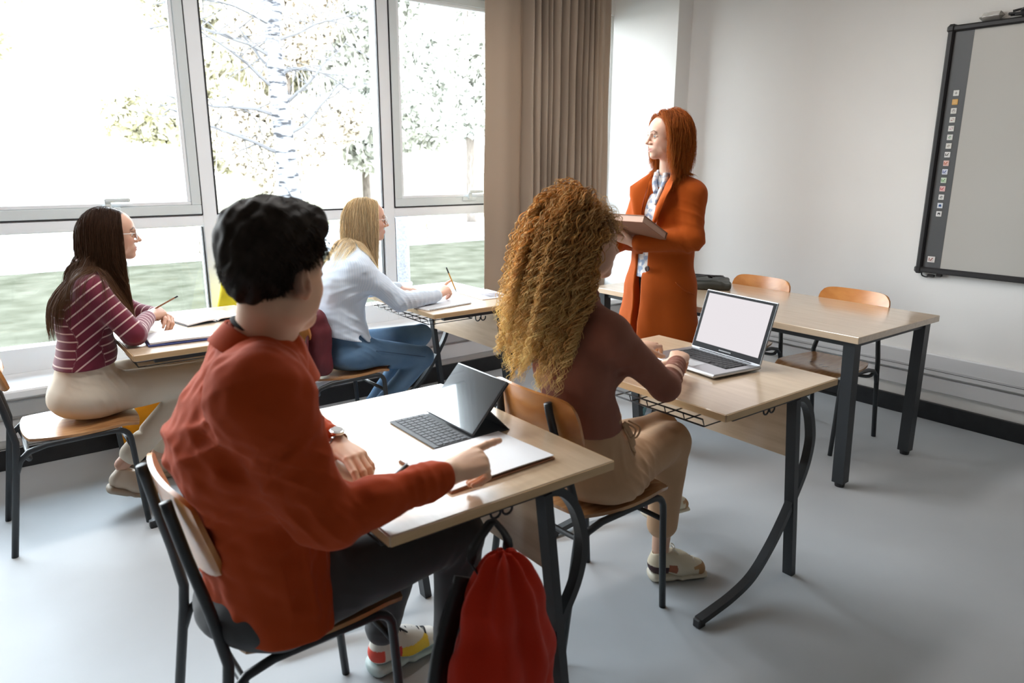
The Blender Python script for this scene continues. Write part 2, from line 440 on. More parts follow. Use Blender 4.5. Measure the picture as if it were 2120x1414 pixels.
tree('garden_tree', 'pale leafy tree with tall crown seen through the pane beside the curtain', 11.6, 17.0, 8.6, 2.1, m_leaf2, m_bark2, 0.14, 44000, 0.12, 'park trees outside the windows')
tree('garden_tree', 'weeping straw coloured tree behind the white birch trunk', 7.8, 20.3, 9.0, 2.1, m_leaf3, m_bark2, 0.12, 60000, 0.10, 'park trees outside the windows', weep=True)
tree('garden_tree', 'bushy pale tree behind the middle pane, right of the birch', 11.6, 23.5, 9.5, 2.6, m_leaf2, m_bark2, 0.12, 60000, 0.17, 'park trees outside the windows')
tree('garden_tree', 'tall yellowish tree farthest back in the middle pane', 10.6, 28.0, 10, 3.0, m_leaf1, m_bark2, 0.16, 50000, 0.18, 'park trees outside the windows', weep=True)
tree('garden_tree', 'loose pale tree in the left half of the middle pane', 6.4, 24.5, 8.5, 2.3, m_leaf1, m_bark2, 0.14, 46000, 0.15, 'park trees outside the windows')
tree('garden_tree', 'pale yellow bushy tree at the left edge of the large left pane', 0.5, 19.0, 6.5, 1.6, m_leaf1, m_bark2, 0.36, 4000, 0.10, 'park trees outside the windows')
# the birch close to the window
t = thing('birch_tree', 'white birch trunk with thin bare branches outside the middle window', 'tree', (4.52, 12.0, -0.12))
mb = MB(); tp = smooth_path([(0.05, 0, 0), (0, 0, 1.2), (-0.06, 0, 2.4), (-0.10, 0.05, 3.6), (-0.2, 0.05, 4.6), (-0.1, 0.1, 7.0)], 6)
mb.tube(tp, [0.21-0.005*i for i in range(len(tp))], 12); mb.tube(smooth_path([(-0.12, 0, 3.5), (0.08, 0.05, 4.4), (0.25, 0.1, 5.2), (0.5, 0.2, 7.0)], 5), [0.12-0.006*i for i in range(16)], 9)
mb.build('trunk', m_bark, t, smooth=True)
mb = MB()
random.seed(21)
for (z, a, L) in ((1.75, 185, 2.0), (2.3, 175, 1.9), (2.75, 190, 1.7), (3.2, 165, 2.1), (3.7, 180, 2.0), (2.0, 15, 1.9), (2.5, -10, 1.7), (3.0, 20, 1.7), (3.5, 0, 1.8), (4.1, 200, 1.6), (4.2, 10, 1.4), (2.9, 95, 1.2)):
    bp = branch_pts((-0.05, 0, z), (math.cos(math.radians(a)), math.sin(math.radians(a))*0.6, 0.45), L, 9, 0.13, 0.03)
    mb.tube(bp, [0.034-0.003*j for j in range(10)], 5)
    for j in (2, 3, 4, 5, 6, 7, 8):
        for q in range(2):
            mb.tube(branch_pts(bp[j], (random.uniform(-1, 1), random.uniform(-.6, .6), random.uniform(-.5, .8)), random.uniform(0.4, 0.9), 5, 0.2, 0.06), [0.011, .009, .008, .006, .005, .004], 4, caps=False)
mb.build('branch', mat('birch_twigs', (0.09, 0.087, 0.09), 0.8), t)
# bollard on the lawn
t = thing('bollard', 'round grey bollard standing on the lawn outside the right window', 'bollard', (4.73, 8.6, -0.11))
MB().lathe([(0.095, 0), (0.095, 0.93), (0.09, 0.96), (0.0, 0.97)], n=24).build('post', mat('pale_speckled_concrete', (0.13, 0.13, 0.145), 0.8, var=0.3, vscale=40), t, smooth='auto')
MB().lathe([(0.12, 0), (0.12, 0.03), (0.10, 0.04)], n=24).build('base', m_path, t, smooth='auto')
for i, x in enumerate((1.2, 2.5, 3.4, 4.4, 6.0, 7.2)):
    t = thing('young_shrub', None, 'shrub', (x+0.9, 13.6, -0.12), 0, 'small shrubs along the far edge of the lawn')
    t['label'] = ('leftmost', 'second from left', 'third from left', 'fourth from left', 'fifth from left', 'rightmost')[i]+' of the six small shrubs at the lawn edge'
    leaf_cloud('foliage', [(0, 0, 0.22, 0.22), (0.05, 0, 0.4, 0.15)], 260, 0.05, m_leaf1, t, (0.8, 0.8, 1.1))
    MB().tube([(0, 0, 0), (0.02, 0, 0.3)], 0.02, 6).build('stem', m_bark2, t)

# ------------------------------------------------------------------ curtain
mc = bpy.data.materials.new('taupe_linen_curtain'); mc.use_nodes = True; MATS['curtain'] = mc
n = mc.node_tree.nodes; l = mc.node_tree.links; b = n['Principled BSDF']; b.inputs['Roughness'].default_value = 0.85
b.inputs['Base Color'].default_value = (0.46, 0.375, 0.295, 1); b.inputs['Sheen Weight'].default_value = 0.1
tr = n.new('ShaderNodeBsdfTranslucent'); tr.inputs[0].default_value = (0.42, 0.31, 0.22, 1); mx = n.new('ShaderNodeMixShader'); mx.inputs[0].default_value = 0.25
l.new(b.outputs[0], mx.inputs[1]); l.new(tr.outputs[0], mx.inputs[2]); l.new(mx.outputs[0], n['Material Output'].inputs[0])
wv = n.new('ShaderNodeTexNoise'); wv.inputs['Scale'].default_value = 90; tcc = n.new('ShaderNodeTexCoord'); mp = n.new('ShaderNodeMapping'); mp.inputs['Scale'].default_value = (3, 3, 14)
l.new(tcc.outputs['Object'], mp.inputs[0]); l.new(mp.outputs[0], wv.inputs[0]); bp = n.new('ShaderNodeBump'); bp.inputs['Strength'].default_value = 0.25; bp.inputs['Distance'].default_value = 0.002
l.new(wv.outputs[0], bp.inputs['Height']); l.new(bp.outputs[0], b.inputs['Normal'])
t = thing('curtain', 'floor-length taupe linen curtain gathered beside the window', 'curtain', (3.5, 4.10, 0.45))
# plan outline: flat panel at the left, dense box folds in the middle, flatter right edge
px = []; rr = random.Random(3)
plan = [(-0.57, 0.01), (-0.50, 0.0), (-0.42, -0.02), (-0.34, 0.00), (-0.27, 0.015), (-0.245, 0.05)]
x = -0.235; side = 0
while x < 0.36:
    wv_ = rr.choice((0.020, 0.028, 0.040, 0.05)); dp = rr.uniform(0.05, 0.095)
    plan += [(x, -0.03-dp*0.3), (x+wv_*0.4, -0.045-dp*0.35), (x+wv_, -0.025), (x+wv_+0.003, 0.05), (x+wv_+0.014, 0.055)]
    x += wv_+0.014+rr.uniform(0.006, 0.02)
plan += [(0.37, -0.06), (0.405, -0.035), (0.43, -0.05), (0.47, -0.03), (0.50, -0.05), (0.53, -0.01)]
pl = smooth_path([(a, b, 0) for a, b in plan], 4)
P = np.array([(p.x, p.y) for p in pl]); NZ = 14
V = []
for th in (0.0, 0.0025):
    for j in range(NZ+1):
        zz = 2.42*j/NZ; kx = 1.0+0.05*(1-j/NZ)-0.0; wob = 0.006*math.sin(j*0.9)
        sw = 1.0+0.25*(1-j/NZ)
        for i, (a, b_) in enumerate(P):
            V.append((a*kx+wob*math.sin(i*0.35+j*0.25), b_*(0.8+0.2*sw)+th, zz))
W = len(P); K = W*(NZ+1); F = []
for j in range(NZ):
    for i in range(W-1):
        a = j*W+i; F.append((a, a+1, a+1+W, a+W)); F.append((K+a, K+a+W, K+a+W+1, K+a+1))
for i in range(W-1): F.append((i, K+i, K+i+1, i+1)); a = NZ*W+i; F.append((a, a+1, K+a+1, K+a))
for j in range(NZ):
    for i in (0, W-1): a = j*W+i; F.append((a, a+W, K+a+W, K+a))
np_mesh('cloth', np.array(V), np.array(F), mc, t)
mb = MB(); mb.tube([(-0.7, 0.0, 2.435), (0.62, 0.0, 2.435)], 0.012, 8); mb.build('curtain_rail', m_alu, t)
# ------------------------------------------------------------------ interactive board
t = thing('interactive_whiteboard', 'large interactive whiteboard with black frame and icon strip on the right wall', 'whiteboard', (4.53, 1.23, 0.89))
BW, BH = 1.36, 1.345
mb = MB()
for (y, z, dy, dz) in ((BW/2-0.012, BH/2, 0.032, BH), (-BW/2+0.012, BH/2, 0.032, BH), (0, 0.012, BW, 0.032), (0, BH-0.012, BW, 0.032)):
    mb.box((-0.03, y, z), (0.055, dy, dz), bev=0.008)
for sy in (-1, 1):
    for z in (0.012, BH-0.012): mb.box((-0.032, sy*(BW/2-0.012), z), (0.062, 0.048, 0.048), bev=0.014)
mb.build('frame', m_plug, t)
MB().box((-0.022, -0.05, BH/2), (0.03, BW-0.13, BH-0.05)).build('writing_surface', mat('grey_white_board', (0.50, 0.49, 0.46), 0.35), t)
MB().box((-0.0225, BW/2-0.075, BH/2), (0.031, 0.10, BH-0.05)).build('toolbar_strip', mat('dark_grey_strip', (0.085, 0.09, 0.095), 0.4), t)
icols = [(0.75,.75,.72), (0.72,.42,.12), (.75,.75,.72), (.75,.75,.72), (.75,.75,.72), (.72,.72,.70), (.75,.74,.70), (.8,.8,.8), (.8,.55,.5), (.72,.75,.85), (.65,.75,.62), (.8,.55,.55), (.75,.75,.74), (.72,.76,.82), (.8,.8,.8)]
mrk = [(.1,.1,.1), (.8,.55,.25), (.25,.2,.2), (.35,.1,.1), (.45,.08,.2), (.15,.3,.15), (.3,.25,.2), (.05,.05,.05), (.5,.1,.03), (.05,.1,.35), (.1,.3,.08), (.5,.04,.06), (.1,.1,.1), (.02,.08,.25), (.03,.03,.04)]
mi = mat('printed_icon', attr=True, rough=0.4)
def on_board(pts, x): return [(x, BW/2-0.075-0.5*0+p[0], p[1]) for p in pts]
def glyph(mb, kind, y, z, c, s):
    x = -0.0415
    def bar(a, b, w): mb.tube([(x, y-a[0]*s, z+a[1]*s), (x, y-b[0]*s, z+b[1]*s)], 0, rect=(w*s, 0.001), upv=(1, 0, 0), col=c)
    if kind == 'pen': bar((-.8, -.7), (-.8, .6), .3); bar((-.35, -.45), (.6, .6), .35); bar((-.4, -.6), (.7, -.6), .15)
    elif kind == 'page': bar((-.6, .5), (.6, .5), .15); bar((-.6, -.5), (.6, -.5), .15); bar((-.6, -.5), (-.6, .5), .15); bar((.6, -.5), (.6, .5), .15); bar((0, -.1), (0, .8), .25)
    elif kind == 'left': bar((-.7, -.3), (.1, -.3), .3); bar((-.2, .5), (.7, .5), .13); bar((.7, .5), (.7, -.3), .13)
    elif kind == 'disk': bar((-.6, 0), (.6, 0), 1.2); mb.tube([(x-0.001, y+.3*s, z-.3*s), (x-0.001, y-.3*s, z-.3*s)], 0, rect=(.45*s, 0.001), upv=(1, 0, 0), col=(.75, .75, .75))
    elif kind == 'fold': bar((-.6, -.1), (.6, -.1), .9); bar((-.3, .5), (.3, .5), .3)
    elif kind == 'grid':
        for q in (-.5, 0, .5): bar((-.6, q), (.6, q), .18)
    elif kind == 'arc': bar((-.6, -.3), (0, .5), .3); bar((0, .5), (.6, .1), .3); bar((-.3, -.5), (.4, -.2), .25)
    elif kind == 'cross': bar((-.6, 0), (.6, 0), .2); bar((0, -.6), (0, .6), .2)
kinds = ['cross', 'grid', 'page', 'left', 'left', 'arc', 'arc', 'pen', 'pen', 'pen', 'pen', 'pen', 'arc', 'fold', 'disk']
for i in range(15):
    z = 0.995-0.047*i; y = BW/2-0.078
    mb = MB(); mb.box((-0.0395, y, z), (0.003, 0.030, 0.030), bev=0.001, col=icols[i])
    glyph(mb, kinds[i], y, z, mrk[i], 0.0115)
    mb.build('icon', mi, t, cols=True)
mb = MB(); mb.box((-0.0395, BW/2-0.072, 0.075), (0.003, 0.04, 0.034), col=(.75, .72, .7)); glyph(mb, 'pen', BW/2-0.072, 0.075, (.3, .1, .08), 0.014)
mb.build('icon', mi, t, cols=True)
mb = MB(); mb.tube(smooth_path([(-0.02, BW/2-0.02, 0.0), (-0.02, BW/2-0.025, -0.025), (-0.02, BW/2-0.05, -0.032), (-0.02, BW/2-0.07, -0.025)], 5), 0.004, 6)
mb.box((-0.02, BW/2-0.075, -0.023), (0.016, 0.04, 0.016), bev=0.003); mb.box((-0.02, BW/2-0.12, -0.012), (0.02, 0.03, 0.022), bev=0.003)
mb.build('cable', m_plug, t)
mb = MB()
rr = random.Random(5)
for k in range(5):
    pts = [(4.500+rr.uniform(-.012, .008), 1.62-0.06*j+rr.gauss(0, .01), 2.252+abs(rr.gauss(0, .012))) for j in range(6)]
    mb.tube(smooth_path(pts, 4), 0.006, 6)
mb.box((4.50, 1.50, 2.262), (0.05, 0.16, 0.045), bev=0.012)
tag(mb.build('cable_bundle', m_plug, smooth=True), 'black coiled cable lying on the top edge of the whiteboard', 'cable')
mb = MB(); mb.box((4.503, 1.715, 2.262), (0.05, 0.12, 0.045), bev=0.02)
mpl = mat('clear_plastic_wrap', (0.6, 0.58, 0.55), 0.15, trans=0.7, bump=0.8, bscale=40)
tag(mb.build('plastic_wrap', mpl), 'crumpled clear plastic wrap at the end of the cable on the whiteboard', 'packaging')

# ------------------------------------------------------------------ teacher's table
t = thing('teacher_table', 'long oak laminate table with black square legs by the right wall', 'table', (3.527, 2.385, 0))
MB().box((0, 0, 0.736), (0.815, 1.71, 0.032), bev=0.002).build('tabletop', m_oak, t)
mb = MB()
for y in (-0.80, 0.80): mb.box((0, y, 0.705), (0.69, 0.03, 0.03))
for x in (-0.345, 0.345): mb.box((x, 0, 0.705), (0.03, 1.57, 0.03))
mb.build('rail', m_black, t)
for sx in (-1, 1):
    for sy in (-1, 1):
        xt, xb = sx*0.352, sx*0.330
        lg = MB().tube([(xt+0*sx, sy*0.80, 0.72), (xb, sy*0.81, 0.022)], 0, rect=(0.055, 0.055), upv=(0, 1, 0)).build('leg', m_black, t)
        MB().lathe([(0.022, 0), (0.024, 0.012), (0.024, 0.024)], (xb, sy*0.81, 0), 14).build('foot_pad', m_plug, lg)

# ------------------------------------------------------------------ chairs
def make_chair(label):
    t = thing('school_chair', label, 'chair')
    # seat: saddle plywood with rounded corners
    def sfn(u, v):
        a = (u-0.5)*2; b = (v-0.5)*2
        # superellipse-like mapping of the square
        k = 0.10
        x = 0.21*a*(1-k*b*b*0.9*abs(a)**2); y = 0.195*b*(1-0.16*a*a*abs(b)**2) * (1.0+0.04*a)
        z = 0.452 - 0.010*math.exp(-((a+0.25)/0.6)**2)*(1-b*b*0.6)*1.3 - (0.012*max(0, a-0.7)/0.3)
        return Vector((x+0.01, y, z))
    grid_solid(sfn, 16, 16, 0.011, 'seat', m_seat, t)
    def bfn(u, v):
        b = (u-0.5)*2; c = v
        zc = 0.655+0.19*c
        sh = 1-0.0*c
        y = 0.20*b*(1-0.10*((2*c-1)**4)*abs(b)**3)
        zz = 0.75+(zc-0.75)*(1-0.18*abs(b)**6)
        x = -0.250-0.035*c+0.028*b*b+0.004*math.cos(c*3.14)
        return Vector((x, y, zz))
    grid_solid(bfn, 18, 8, 0.011, 'backrest', m_ply, t)
    for s in (-1, 1):
        y = s*0.186
        # back post and rear leg in one bent tube
        pts = smooth_path([(-0.29, y, 0.0), (-0.262, y, 0.2), (-0.235, y, 0.38), (-0.226, y, 0.46), (-0.240, s*0.17, 0.60), (-0.268, s*0.12, 0.74), (-0.281, s*0.115, 0.80)], 5)
        MB().tube([(-0.29, y, 0.0), (-0.232, y, 0.40), (-0.226, y, 0.46), (-0.246, y*0.88, 0.58), (-0.272, y*0.70, 0.70), (-0.292, y*0.63, 0.80), (-0.297, y*0.62, 0.83)], 0.0125, 10).build('back_post', m_black, t, smooth=True)
        pts = [(0.19, y, 0.0)] + [(0.175, y, 0.20), (0.165, y, 0.36)] + arc((0.115, 0.385), 0.048, 0, 90, 5, 'xz', y)[0:] + [(0.0, y, 0.433), (-0.13, y, 0.430)] + [(-0.19, y, 0.415), (-0.222, y, 0.385), (-0.243, y, 0.33)]
        MB().tube(pts, 0.0115, 10).build('side_frame', m_black, t, smooth=True)
    MB().tube([(0.168, -0.186, 0.34), (0.168, 0.186, 0.34)], 0.009, 8).build('stretcher', m_black, t, smooth=True)
    MB().tube(smooth_path([(-0.20, -0.18, 0.40), (-0.19, -0.15, 0.375), (-0.19, 0, 0.37), (-0.19, 0.15, 0.375), (-0.20, 0.18, 0.40)], 5), 0.010, 8).build('stretcher', m_black, t, smooth=True)
    return t
CH = 'wooden school chairs with black tube frames'
ch0 = make_chair('wooden chair carrying the person in the rust overshirt')
chairs = [((0.555, 1.605, 0), 0.0, None),
          ((1.575, 1.62, 0), 0.02, 'wooden chair carrying the person with curly blonde hair'),
          ((1.505, 3.455, 0), 0.0, 'wooden chair carrying the person in the light blue shirt'),
          ((0.29, 3.37, 0), 0.0, 'wooden chair carrying the person in the striped red top'),
          ((3.695, 1.99, 0), math.pi, 'empty wooden chair behind the near end of the long table'),
          ((3.695, 2.585, 0), math.pi, 'empty wooden chair behind the long table, beside the black bag')]
for i, (loc, rz, lab) in enumerate(chairs):
    c = ch0 if i == 0 else copy_tree(ch0)
    c.location = loc; c.rotation_euler = (0, 0, rz); c['group'] = CH
    if i > 3: c.scale = (.97, 1.02, .97)
    if lab: c['label'] = lab

# ------------------------------------------------------------------ student desks (local origin: near corner x0,y0 on the floor; students on the -X side)
def make_desk(label):
    t = thing('student_desk', label, 'desk')
    W, D = 0.645, 0.835
    MB().box((W/2, D/2, 0.747), (W, D, 0.026), bev=0.003).build('desktop', m_oak, t)
    mb = MB(); mb.box((W/2, -0.0008, 0.747), (W-0.004, 0.0022, 0.022)); mb.box((W/2, D+0.0008, 0.747), (W-0.004, 0.0022, 0.022)); mb.box((-0.0008, D/2, 0.747), (0.0022, D-0.004, 0.022)); mb.box((W+0.0008, D/2, 0.747), (0.0022, D-0.004, 0.022))
    mb.build('edge_band', m_oakedge, t)
    for y in (0.045, D-0.045):
        fr_ = MB().tube([(0.535, y, 0.0), (0.447, y, 0.712)], 0, rect=(0.026, 0.038), upv=(0, 1, 0)).build('leg', m_black, t)
        pts = smooth_path([(0.440, y, 0.716), (0.500, y, 0.700), (0.548, y, 0.645), (0.578, y, 0.56), (0.580, y, 0.50), (0.560, y, 0.422), (0.515, y, 0.341), (0.450, y, 0.244), (0.375, y, 0.155), (0.285, y, 0.080), (0.180, y, 0.045), (0.075, y, 0.030), (0.0, y, 0.022)], 5)
        MB().tube(pts, 0, rect=(0.022, 0.030), upv=(0, 1, 0)).build('curved_leg', m_black, t)
        MB().box((0.005, y, 0.016), (0.035, 0.03, 0.032), bev=0.004).build('foot_cap', m_plug, t)
        MB().box((0.30, y, 0.723), (0.44, 0.03, 0.022)).build('rail', m_black, t)
        s = -1 if y < 0.3 else 1
        # bag hooks
        mb = MB(); yy = y+s*0.012*0-0.02*s
        for k in (0, 1):
            hx = 0.30+0.035*k
            mb.tube([(hx, yy, 0.72), (hx, yy, 0.69)] + arc((hx+0.015, 0.69), 0.015, 180, 360, 6, 'xz', yy) + [(hx+0.03, yy, 0.697)], 0.0032, 6)
        mb.build('bag_hook', m_blackwire, t, smooth=True)
        for z in (0.62, 0.55): MB().lathe([(0.006, -0.002), (0.006, 0.002)], n=10, M=Matrix.Translation((0.447+(0.712-z)*0.124, y-0.0145, z)) @ Matrix.Rotation(math.pi/2, 4, 'X')).build('bolt', m_plug, t)
    MB().box((0.475, D/2, 0.59), (0.016, D-0.12, 0.21)).build('modesty_panel', m_oak, t)
    mb = MB()
    for z, x in ((0.712, 0.02), (0.686, 0.03)): mb.tube([(x, 0.10, z), (x, D-0.10, z)], 0.0028, 6)
    mb.tube([(0.30, 0.10, 0.686), (0.30, D-0.10, 0.686)], 0.0028, 6)
    for k in range(9):
        y = 0.10+(D-0.20)*k/8
        mb.tube([(0.02, y, 0.712), (0.03, y, 0.686), (0.30, y, 0.686), (0.32, y, 0.733)], 0.0022, 6)
    mb.build('wire_basket', m_blackwire, t, smooth=True)
    return t
DK = 'two-leg student desks with oak tops'
d0 = make_desk('student desk in front of the person in the rust overshirt, nearest the camera')
desks = [((0.612, 1.205, 0), None), ((1.777, 1.245, 0), 'student desk with the open silver laptop on it'),
         ((1.847, 3.055, 0), 'student desk by the window with a spiral notebook on it'), ((0.482, 3.075, 0), 'student desk in front of the person in the striped red top')]
for i, (loc, lab) in enumerate(desks):
    d = d0 if i == 0 else copy_tree(d0)
    d.location = loc; d['group'] = DK
    if lab: d['label'] = lab
# ------------------------------------------------------------------ signed-distance modelling for bodies, clothes and bags
def V3(*a): return np.array(a if len(a) > 1 else a[0], dtype=float)
def unit(v): v = np.asarray(v, float); return v/np.linalg.norm(v)
def smin(a, b, k):
    if k <= 0: return np.minimum(a, b)
    h = np.clip(0.5+0.5*(b-a)/k, 0, 1)
    return a*h+b*(1-h)-k*h*(1-h) if False else (b+(a-b)*h-k*h*(1-h))
def smax(a, b, k): return -smin(-a, -b, k)
class Sdf:
    def __init__(s): s.ops = []
    def _add(s, lo, hi, fn, k, op, pad=0.0): s.ops.append((np.array(lo)-pad, np.array(hi)+pad, fn, k, op)); return s
    def cone(s, a, b, ra, rb, k=0.02, op='u', side=None, w=1.0):
        a = V3(a); b = V3(b); ba = b-a; L2 = max(1e-9, float(ba@ba)); R = max(ra, rb)*max(1, w)
        sd = None
        if side is not None:
            sd = np.asarray(side, float); sd = unit(sd-ba*(sd@ba)/L2)
        def fn(X, Y, Z):
            x, y, z = X-a[0], Y-a[1], Z-a[2]
            t = np.clip((x*ba[0]+y*ba[1]+z*ba[2])/L2, 0, 1)
            qx, qy, qz = x-t*ba[0], y-t*ba[1], z-t*ba[2]
            d2 = qx*qx+qy*qy+qz*qz
            if sd is not None:
                qs = qx*sd[0]+qy*sd[1]+qz*sd[2]; d2 = d2-qs*qs*(1-1/(w*w))
            return np.sqrt(np.maximum(d2, 0))-(ra+(rb-ra)*t)
        return s._add(np.minimum(a, b)-R, np.maximum(a, b)+R, fn, k, op)
    def eseg(s, a, b, e0, e1, side, k=0.03, op='u'):
        """elliptical segment; e=(half width along side, half depth)"""
        a = V3(a); b = V3(b); ba = b-a; L2 = float(ba@ba); sd = np.asarray(side, float); sd = unit(sd-ba*(sd@ba)/L2)
        R = max(*e0, *e1)
        def fn(X, Y, Z):
            x, y, z = X-a[0], Y-a[1], Z-a[2]
            t = np.clip((x*ba[0]+y*ba[1]+z*ba[2])/L2, 0, 1)
            qx, qy, qz = x-t*ba[0], y-t*ba[1], z-t*ba[2]
            qs = qx*sd[0]+qy*sd[1]+qz*sd[2]; r2 = np.maximum(qx*qx+qy*qy+qz*qz-qs*qs, 0)
            w = e0[0]+(e1[0]-e0[0])*t; d = e0[1]+(e1[1]-e0[1])*t
            m = np.sqrt((qs/w)**2+r2/(d*d)); m2 = np.sqrt((qs/(w*w))**2+r2/(d**4))+1e-9
            return m*(m-1)/m2
        return s._add(np.minimum(a, b)-R, np.maximum(a, b)+R, fn, k, op)
    def ell(s, c, r, R=None, k=0.02, op='u'):
        c = V3(c); r = V3(r); R = np.eye(3) if R is None else np.asarray(R, float)   # columns are the axes
        def fn(X, Y, Z):
            x, y, z = X-c[0], Y-c[1], Z-c[2]
            m = 0; m2 = 0
            for i in range(3):
                q = (x*R[0, i]+y*R[1, i]+z*R[2, i])/r[i]; m = m+q*q; m2 = m2+(q/r[i])**2
            m = np.sqrt(m); return m*(m-1)/(np.sqrt(m2)+1e-9)
        ext = np.sqrt(((R*r)**2).sum(1))
        return s._add(c-ext, c+ext, fn, k, op)
    def rbox(s, c, h, rad, R=None, k=0.0, op='u'):
        c = V3(c); h = V3(h); R = np.eye(3) if R is None else np.asarray(R, float)
        def fn(X, Y, Z):
            x, y, z = X-c[0], Y-c[1], Z-c[2]; q = [np.abs(x*R[0, i]+y*R[1, i]+z*R[2, i])-h[i]+rad for i in range(3)]
            o = np.sqrt(sum(np.maximum(v, 0)**2 for v in q)); return o+np.minimum(np.maximum(q[0], np.maximum(q[1], q[2])), 0)-rad
        ext = np.abs(R)@h
        return s._add(c-ext, c+ext, fn, k, op)
    def disp(s, lo, hi, fn): return s._add(lo, hi, fn, 0, 'd')
    def everywhere(s, fn): return s._add((-99,)*3, (99,)*3, fn, 0, 'd')
    def plane(s, p, n, k=0.0):
        """cut away the side n points to"""
        p = V3(p); n = unit(n)
        return s._add((-99,)*3, (99,)*3, lambda X, Y, Z: (X-p[0])*n[0]+(Y-p[1])*n[1]+(Z-p[2])*n[2], k, 'i')
    def bounds(s):
        lo = np.array([9e9]*3); hi = -lo
        for o in s.ops:
            if o[4] == 'u': lo = np.minimum(lo, o[0]); hi = np.maximum(hi, o[1])
        return lo-0.02, hi+0.02
    def field(s, lo, hi, h):
        lo = V3(lo); hi = V3(hi); n = np.maximum(4, np.ceil((hi-lo)/h).astype(int)+1)
        g = np.full(n, 0.5, np.float32)
        ax = [(lo[i]+h*np.arange(n[i])).astype(np.float32) for i in range(3)]
        for (l, u, fn, k, op) in s.ops:
            m = k+3*h if op in ('u', 's') else 0
            i0 = np.clip(np.floor((l-m-lo)/h).astype(int), 0, n); i1 = np.clip(np.ceil((u+m-lo)/h).astype(int)+1, 0, n)
            if (i1 <= i0).any(): continue
            sl = tuple(slice(i0[j], i1[j]) for j in range(3))
            X = ax[0][sl[0]][:, None, None]; Y = ax[1][sl[1]][None, :, None]; Z = ax[2][sl[2]][None, None, :]
            d = fn(X, Y, Z); cur = g[sl]
            if op == 'u': g[sl] = smin(cur, d, k)
            elif op == 's': g[sl] = smax(cur, -d, k)
            elif op == 'i': g[sl] = smax(cur, d, k)
            else: g[sl] = cur+d
        return g, lo
    def build(s, name, m, parent, h=0.005, regions=None, col=None, attrs=None, near=None):
        regs = regions or [(*s.bounds(), h)]
        Vs, Fs, off = [], [], 0
        for (lo, hi, hh) in regs:
            g, l0 = s.field(lo, hi, hh)
            V, F = surface_nets(g, l0, hh)
            Vs.append(V); Fs.append(F+off); off += len(V)
        V = np.concatenate(Vs); F = np.concatenate(Fs)
        o = np_mesh(name, V, F, m, parent, cols=col(V) if col else None)
        for nm, fn in (attrs or {}).items():
            a = o.data.attributes.new(nm, 'FLOAT', 'POINT'); a.data.foreach_set('value', np.asarray(fn(V), np.float32))
        return o
def surface_nets(g, lo, h):
    ins = g < 0
    c = ins[:-1, :-1, :-1].astype(np.uint8)
    for i in (0, 1):
        for j in (0, 1):
            for k in (0, 1):
                if i+j+k: c = c+ins[i:ins.shape[0]-1+i, j:ins.shape[1]-1+j, k:ins.shape[2]-1+k]
    act = (c > 0) & (c < 8); idx = np.argwhere(act)
    ids = np.full(act.shape, -1, np.int32); ids[act] = np.arange(len(idx))
    P = np.zeros((len(idx), 3)); W = np.zeros(len(idx))
    I, J, K = idx.T
    crn = {(i, j, k): g[I+i, J+j, K+k] for i in (0, 1) for j in (0, 1) for k in (0, 1)}
    for ax in range(3):
        o1, o2 = [a for a in range(3) if a != ax]
        for p in (0, 1):
            for q in (0, 1):
                c0 = [0, 0, 0]; c0[o1] = p; c0[o2] = q; c1 = list(c0); c1[ax] = 1
                v0 = crn[tuple(c0)]; v1 = crn[tuple(c1)]; x = (v0 < 0) != (v1 < 0)
                t = np.where(x, v0/np.where(x, v0-v1, 1), 0)
                pt = np.tile(np.array(c0, float), (len(idx), 1)); pt[:, ax] = t
                P += pt*x[:, None]; W += x
    V = lo+h*(idx+P/W[:, None])
    F = []
    for ax in range(3):
        o1, o2 = [(1, 2), (2, 0), (0, 1)][ax]
        sl0 = [slice(None)]*3; sl1 = [slice(None)]*3; sl0[ax] = slice(0, -1); sl1[ax] = slice(1, None)
        a = ins[tuple(sl0)]; b = ins[tuple(sl1)]
        e = np.argwhere(a != b)
        ok = (e[:, o1] > 0) & (e[:, o2] > 0) & (e[:, o1] < g.shape[o1]-1) & (e[:, o2] < g.shape[o2]-1)
        e = e[ok]; flip = a[tuple(e.T)]
        def cid(d1, d2):
            q = e.copy(); q[:, o1] -= d1; q[:, o2] -= d2; return ids[tuple(q.T)]
        Q = np.stack([cid(1, 1), cid(0, 1), cid(0, 0), cid(1, 0)], 1)
        Q[~flip] = Q[~flip][:, ::-1]; F.append(Q)
    return V, np.concatenate(F)
class Fold:
    """smooth pseudo-random height field built from warped sines"""
    def __init__(s, seed, scale, stretch=(1, 1, 1), n=7):
        r = np.random.default_rng(seed); d = r.normal(size=(n, 3)); d /= np.linalg.norm(d, axis=1)[:, None]
        s.k = d*(2*np.pi/scale*r.uniform(0.6, 1.7, n))[:, None]/np.array(stretch); s.p = r.uniform(0, 6.28, n); s.n = n
    def __call__(s, X, Y, Z):
        o = 0
        wp = 0.8*np.sin(s.k[0, 0]*Y*0.6+s.k[0, 1]*Z*0.5+s.p[0])
        for i in range(s.n): o = o+np.sin(s.k[i, 0]*X+s.k[i, 1]*Y+s.k[i, 2]*Z+s.p[i]+wp)
        return o/s.n
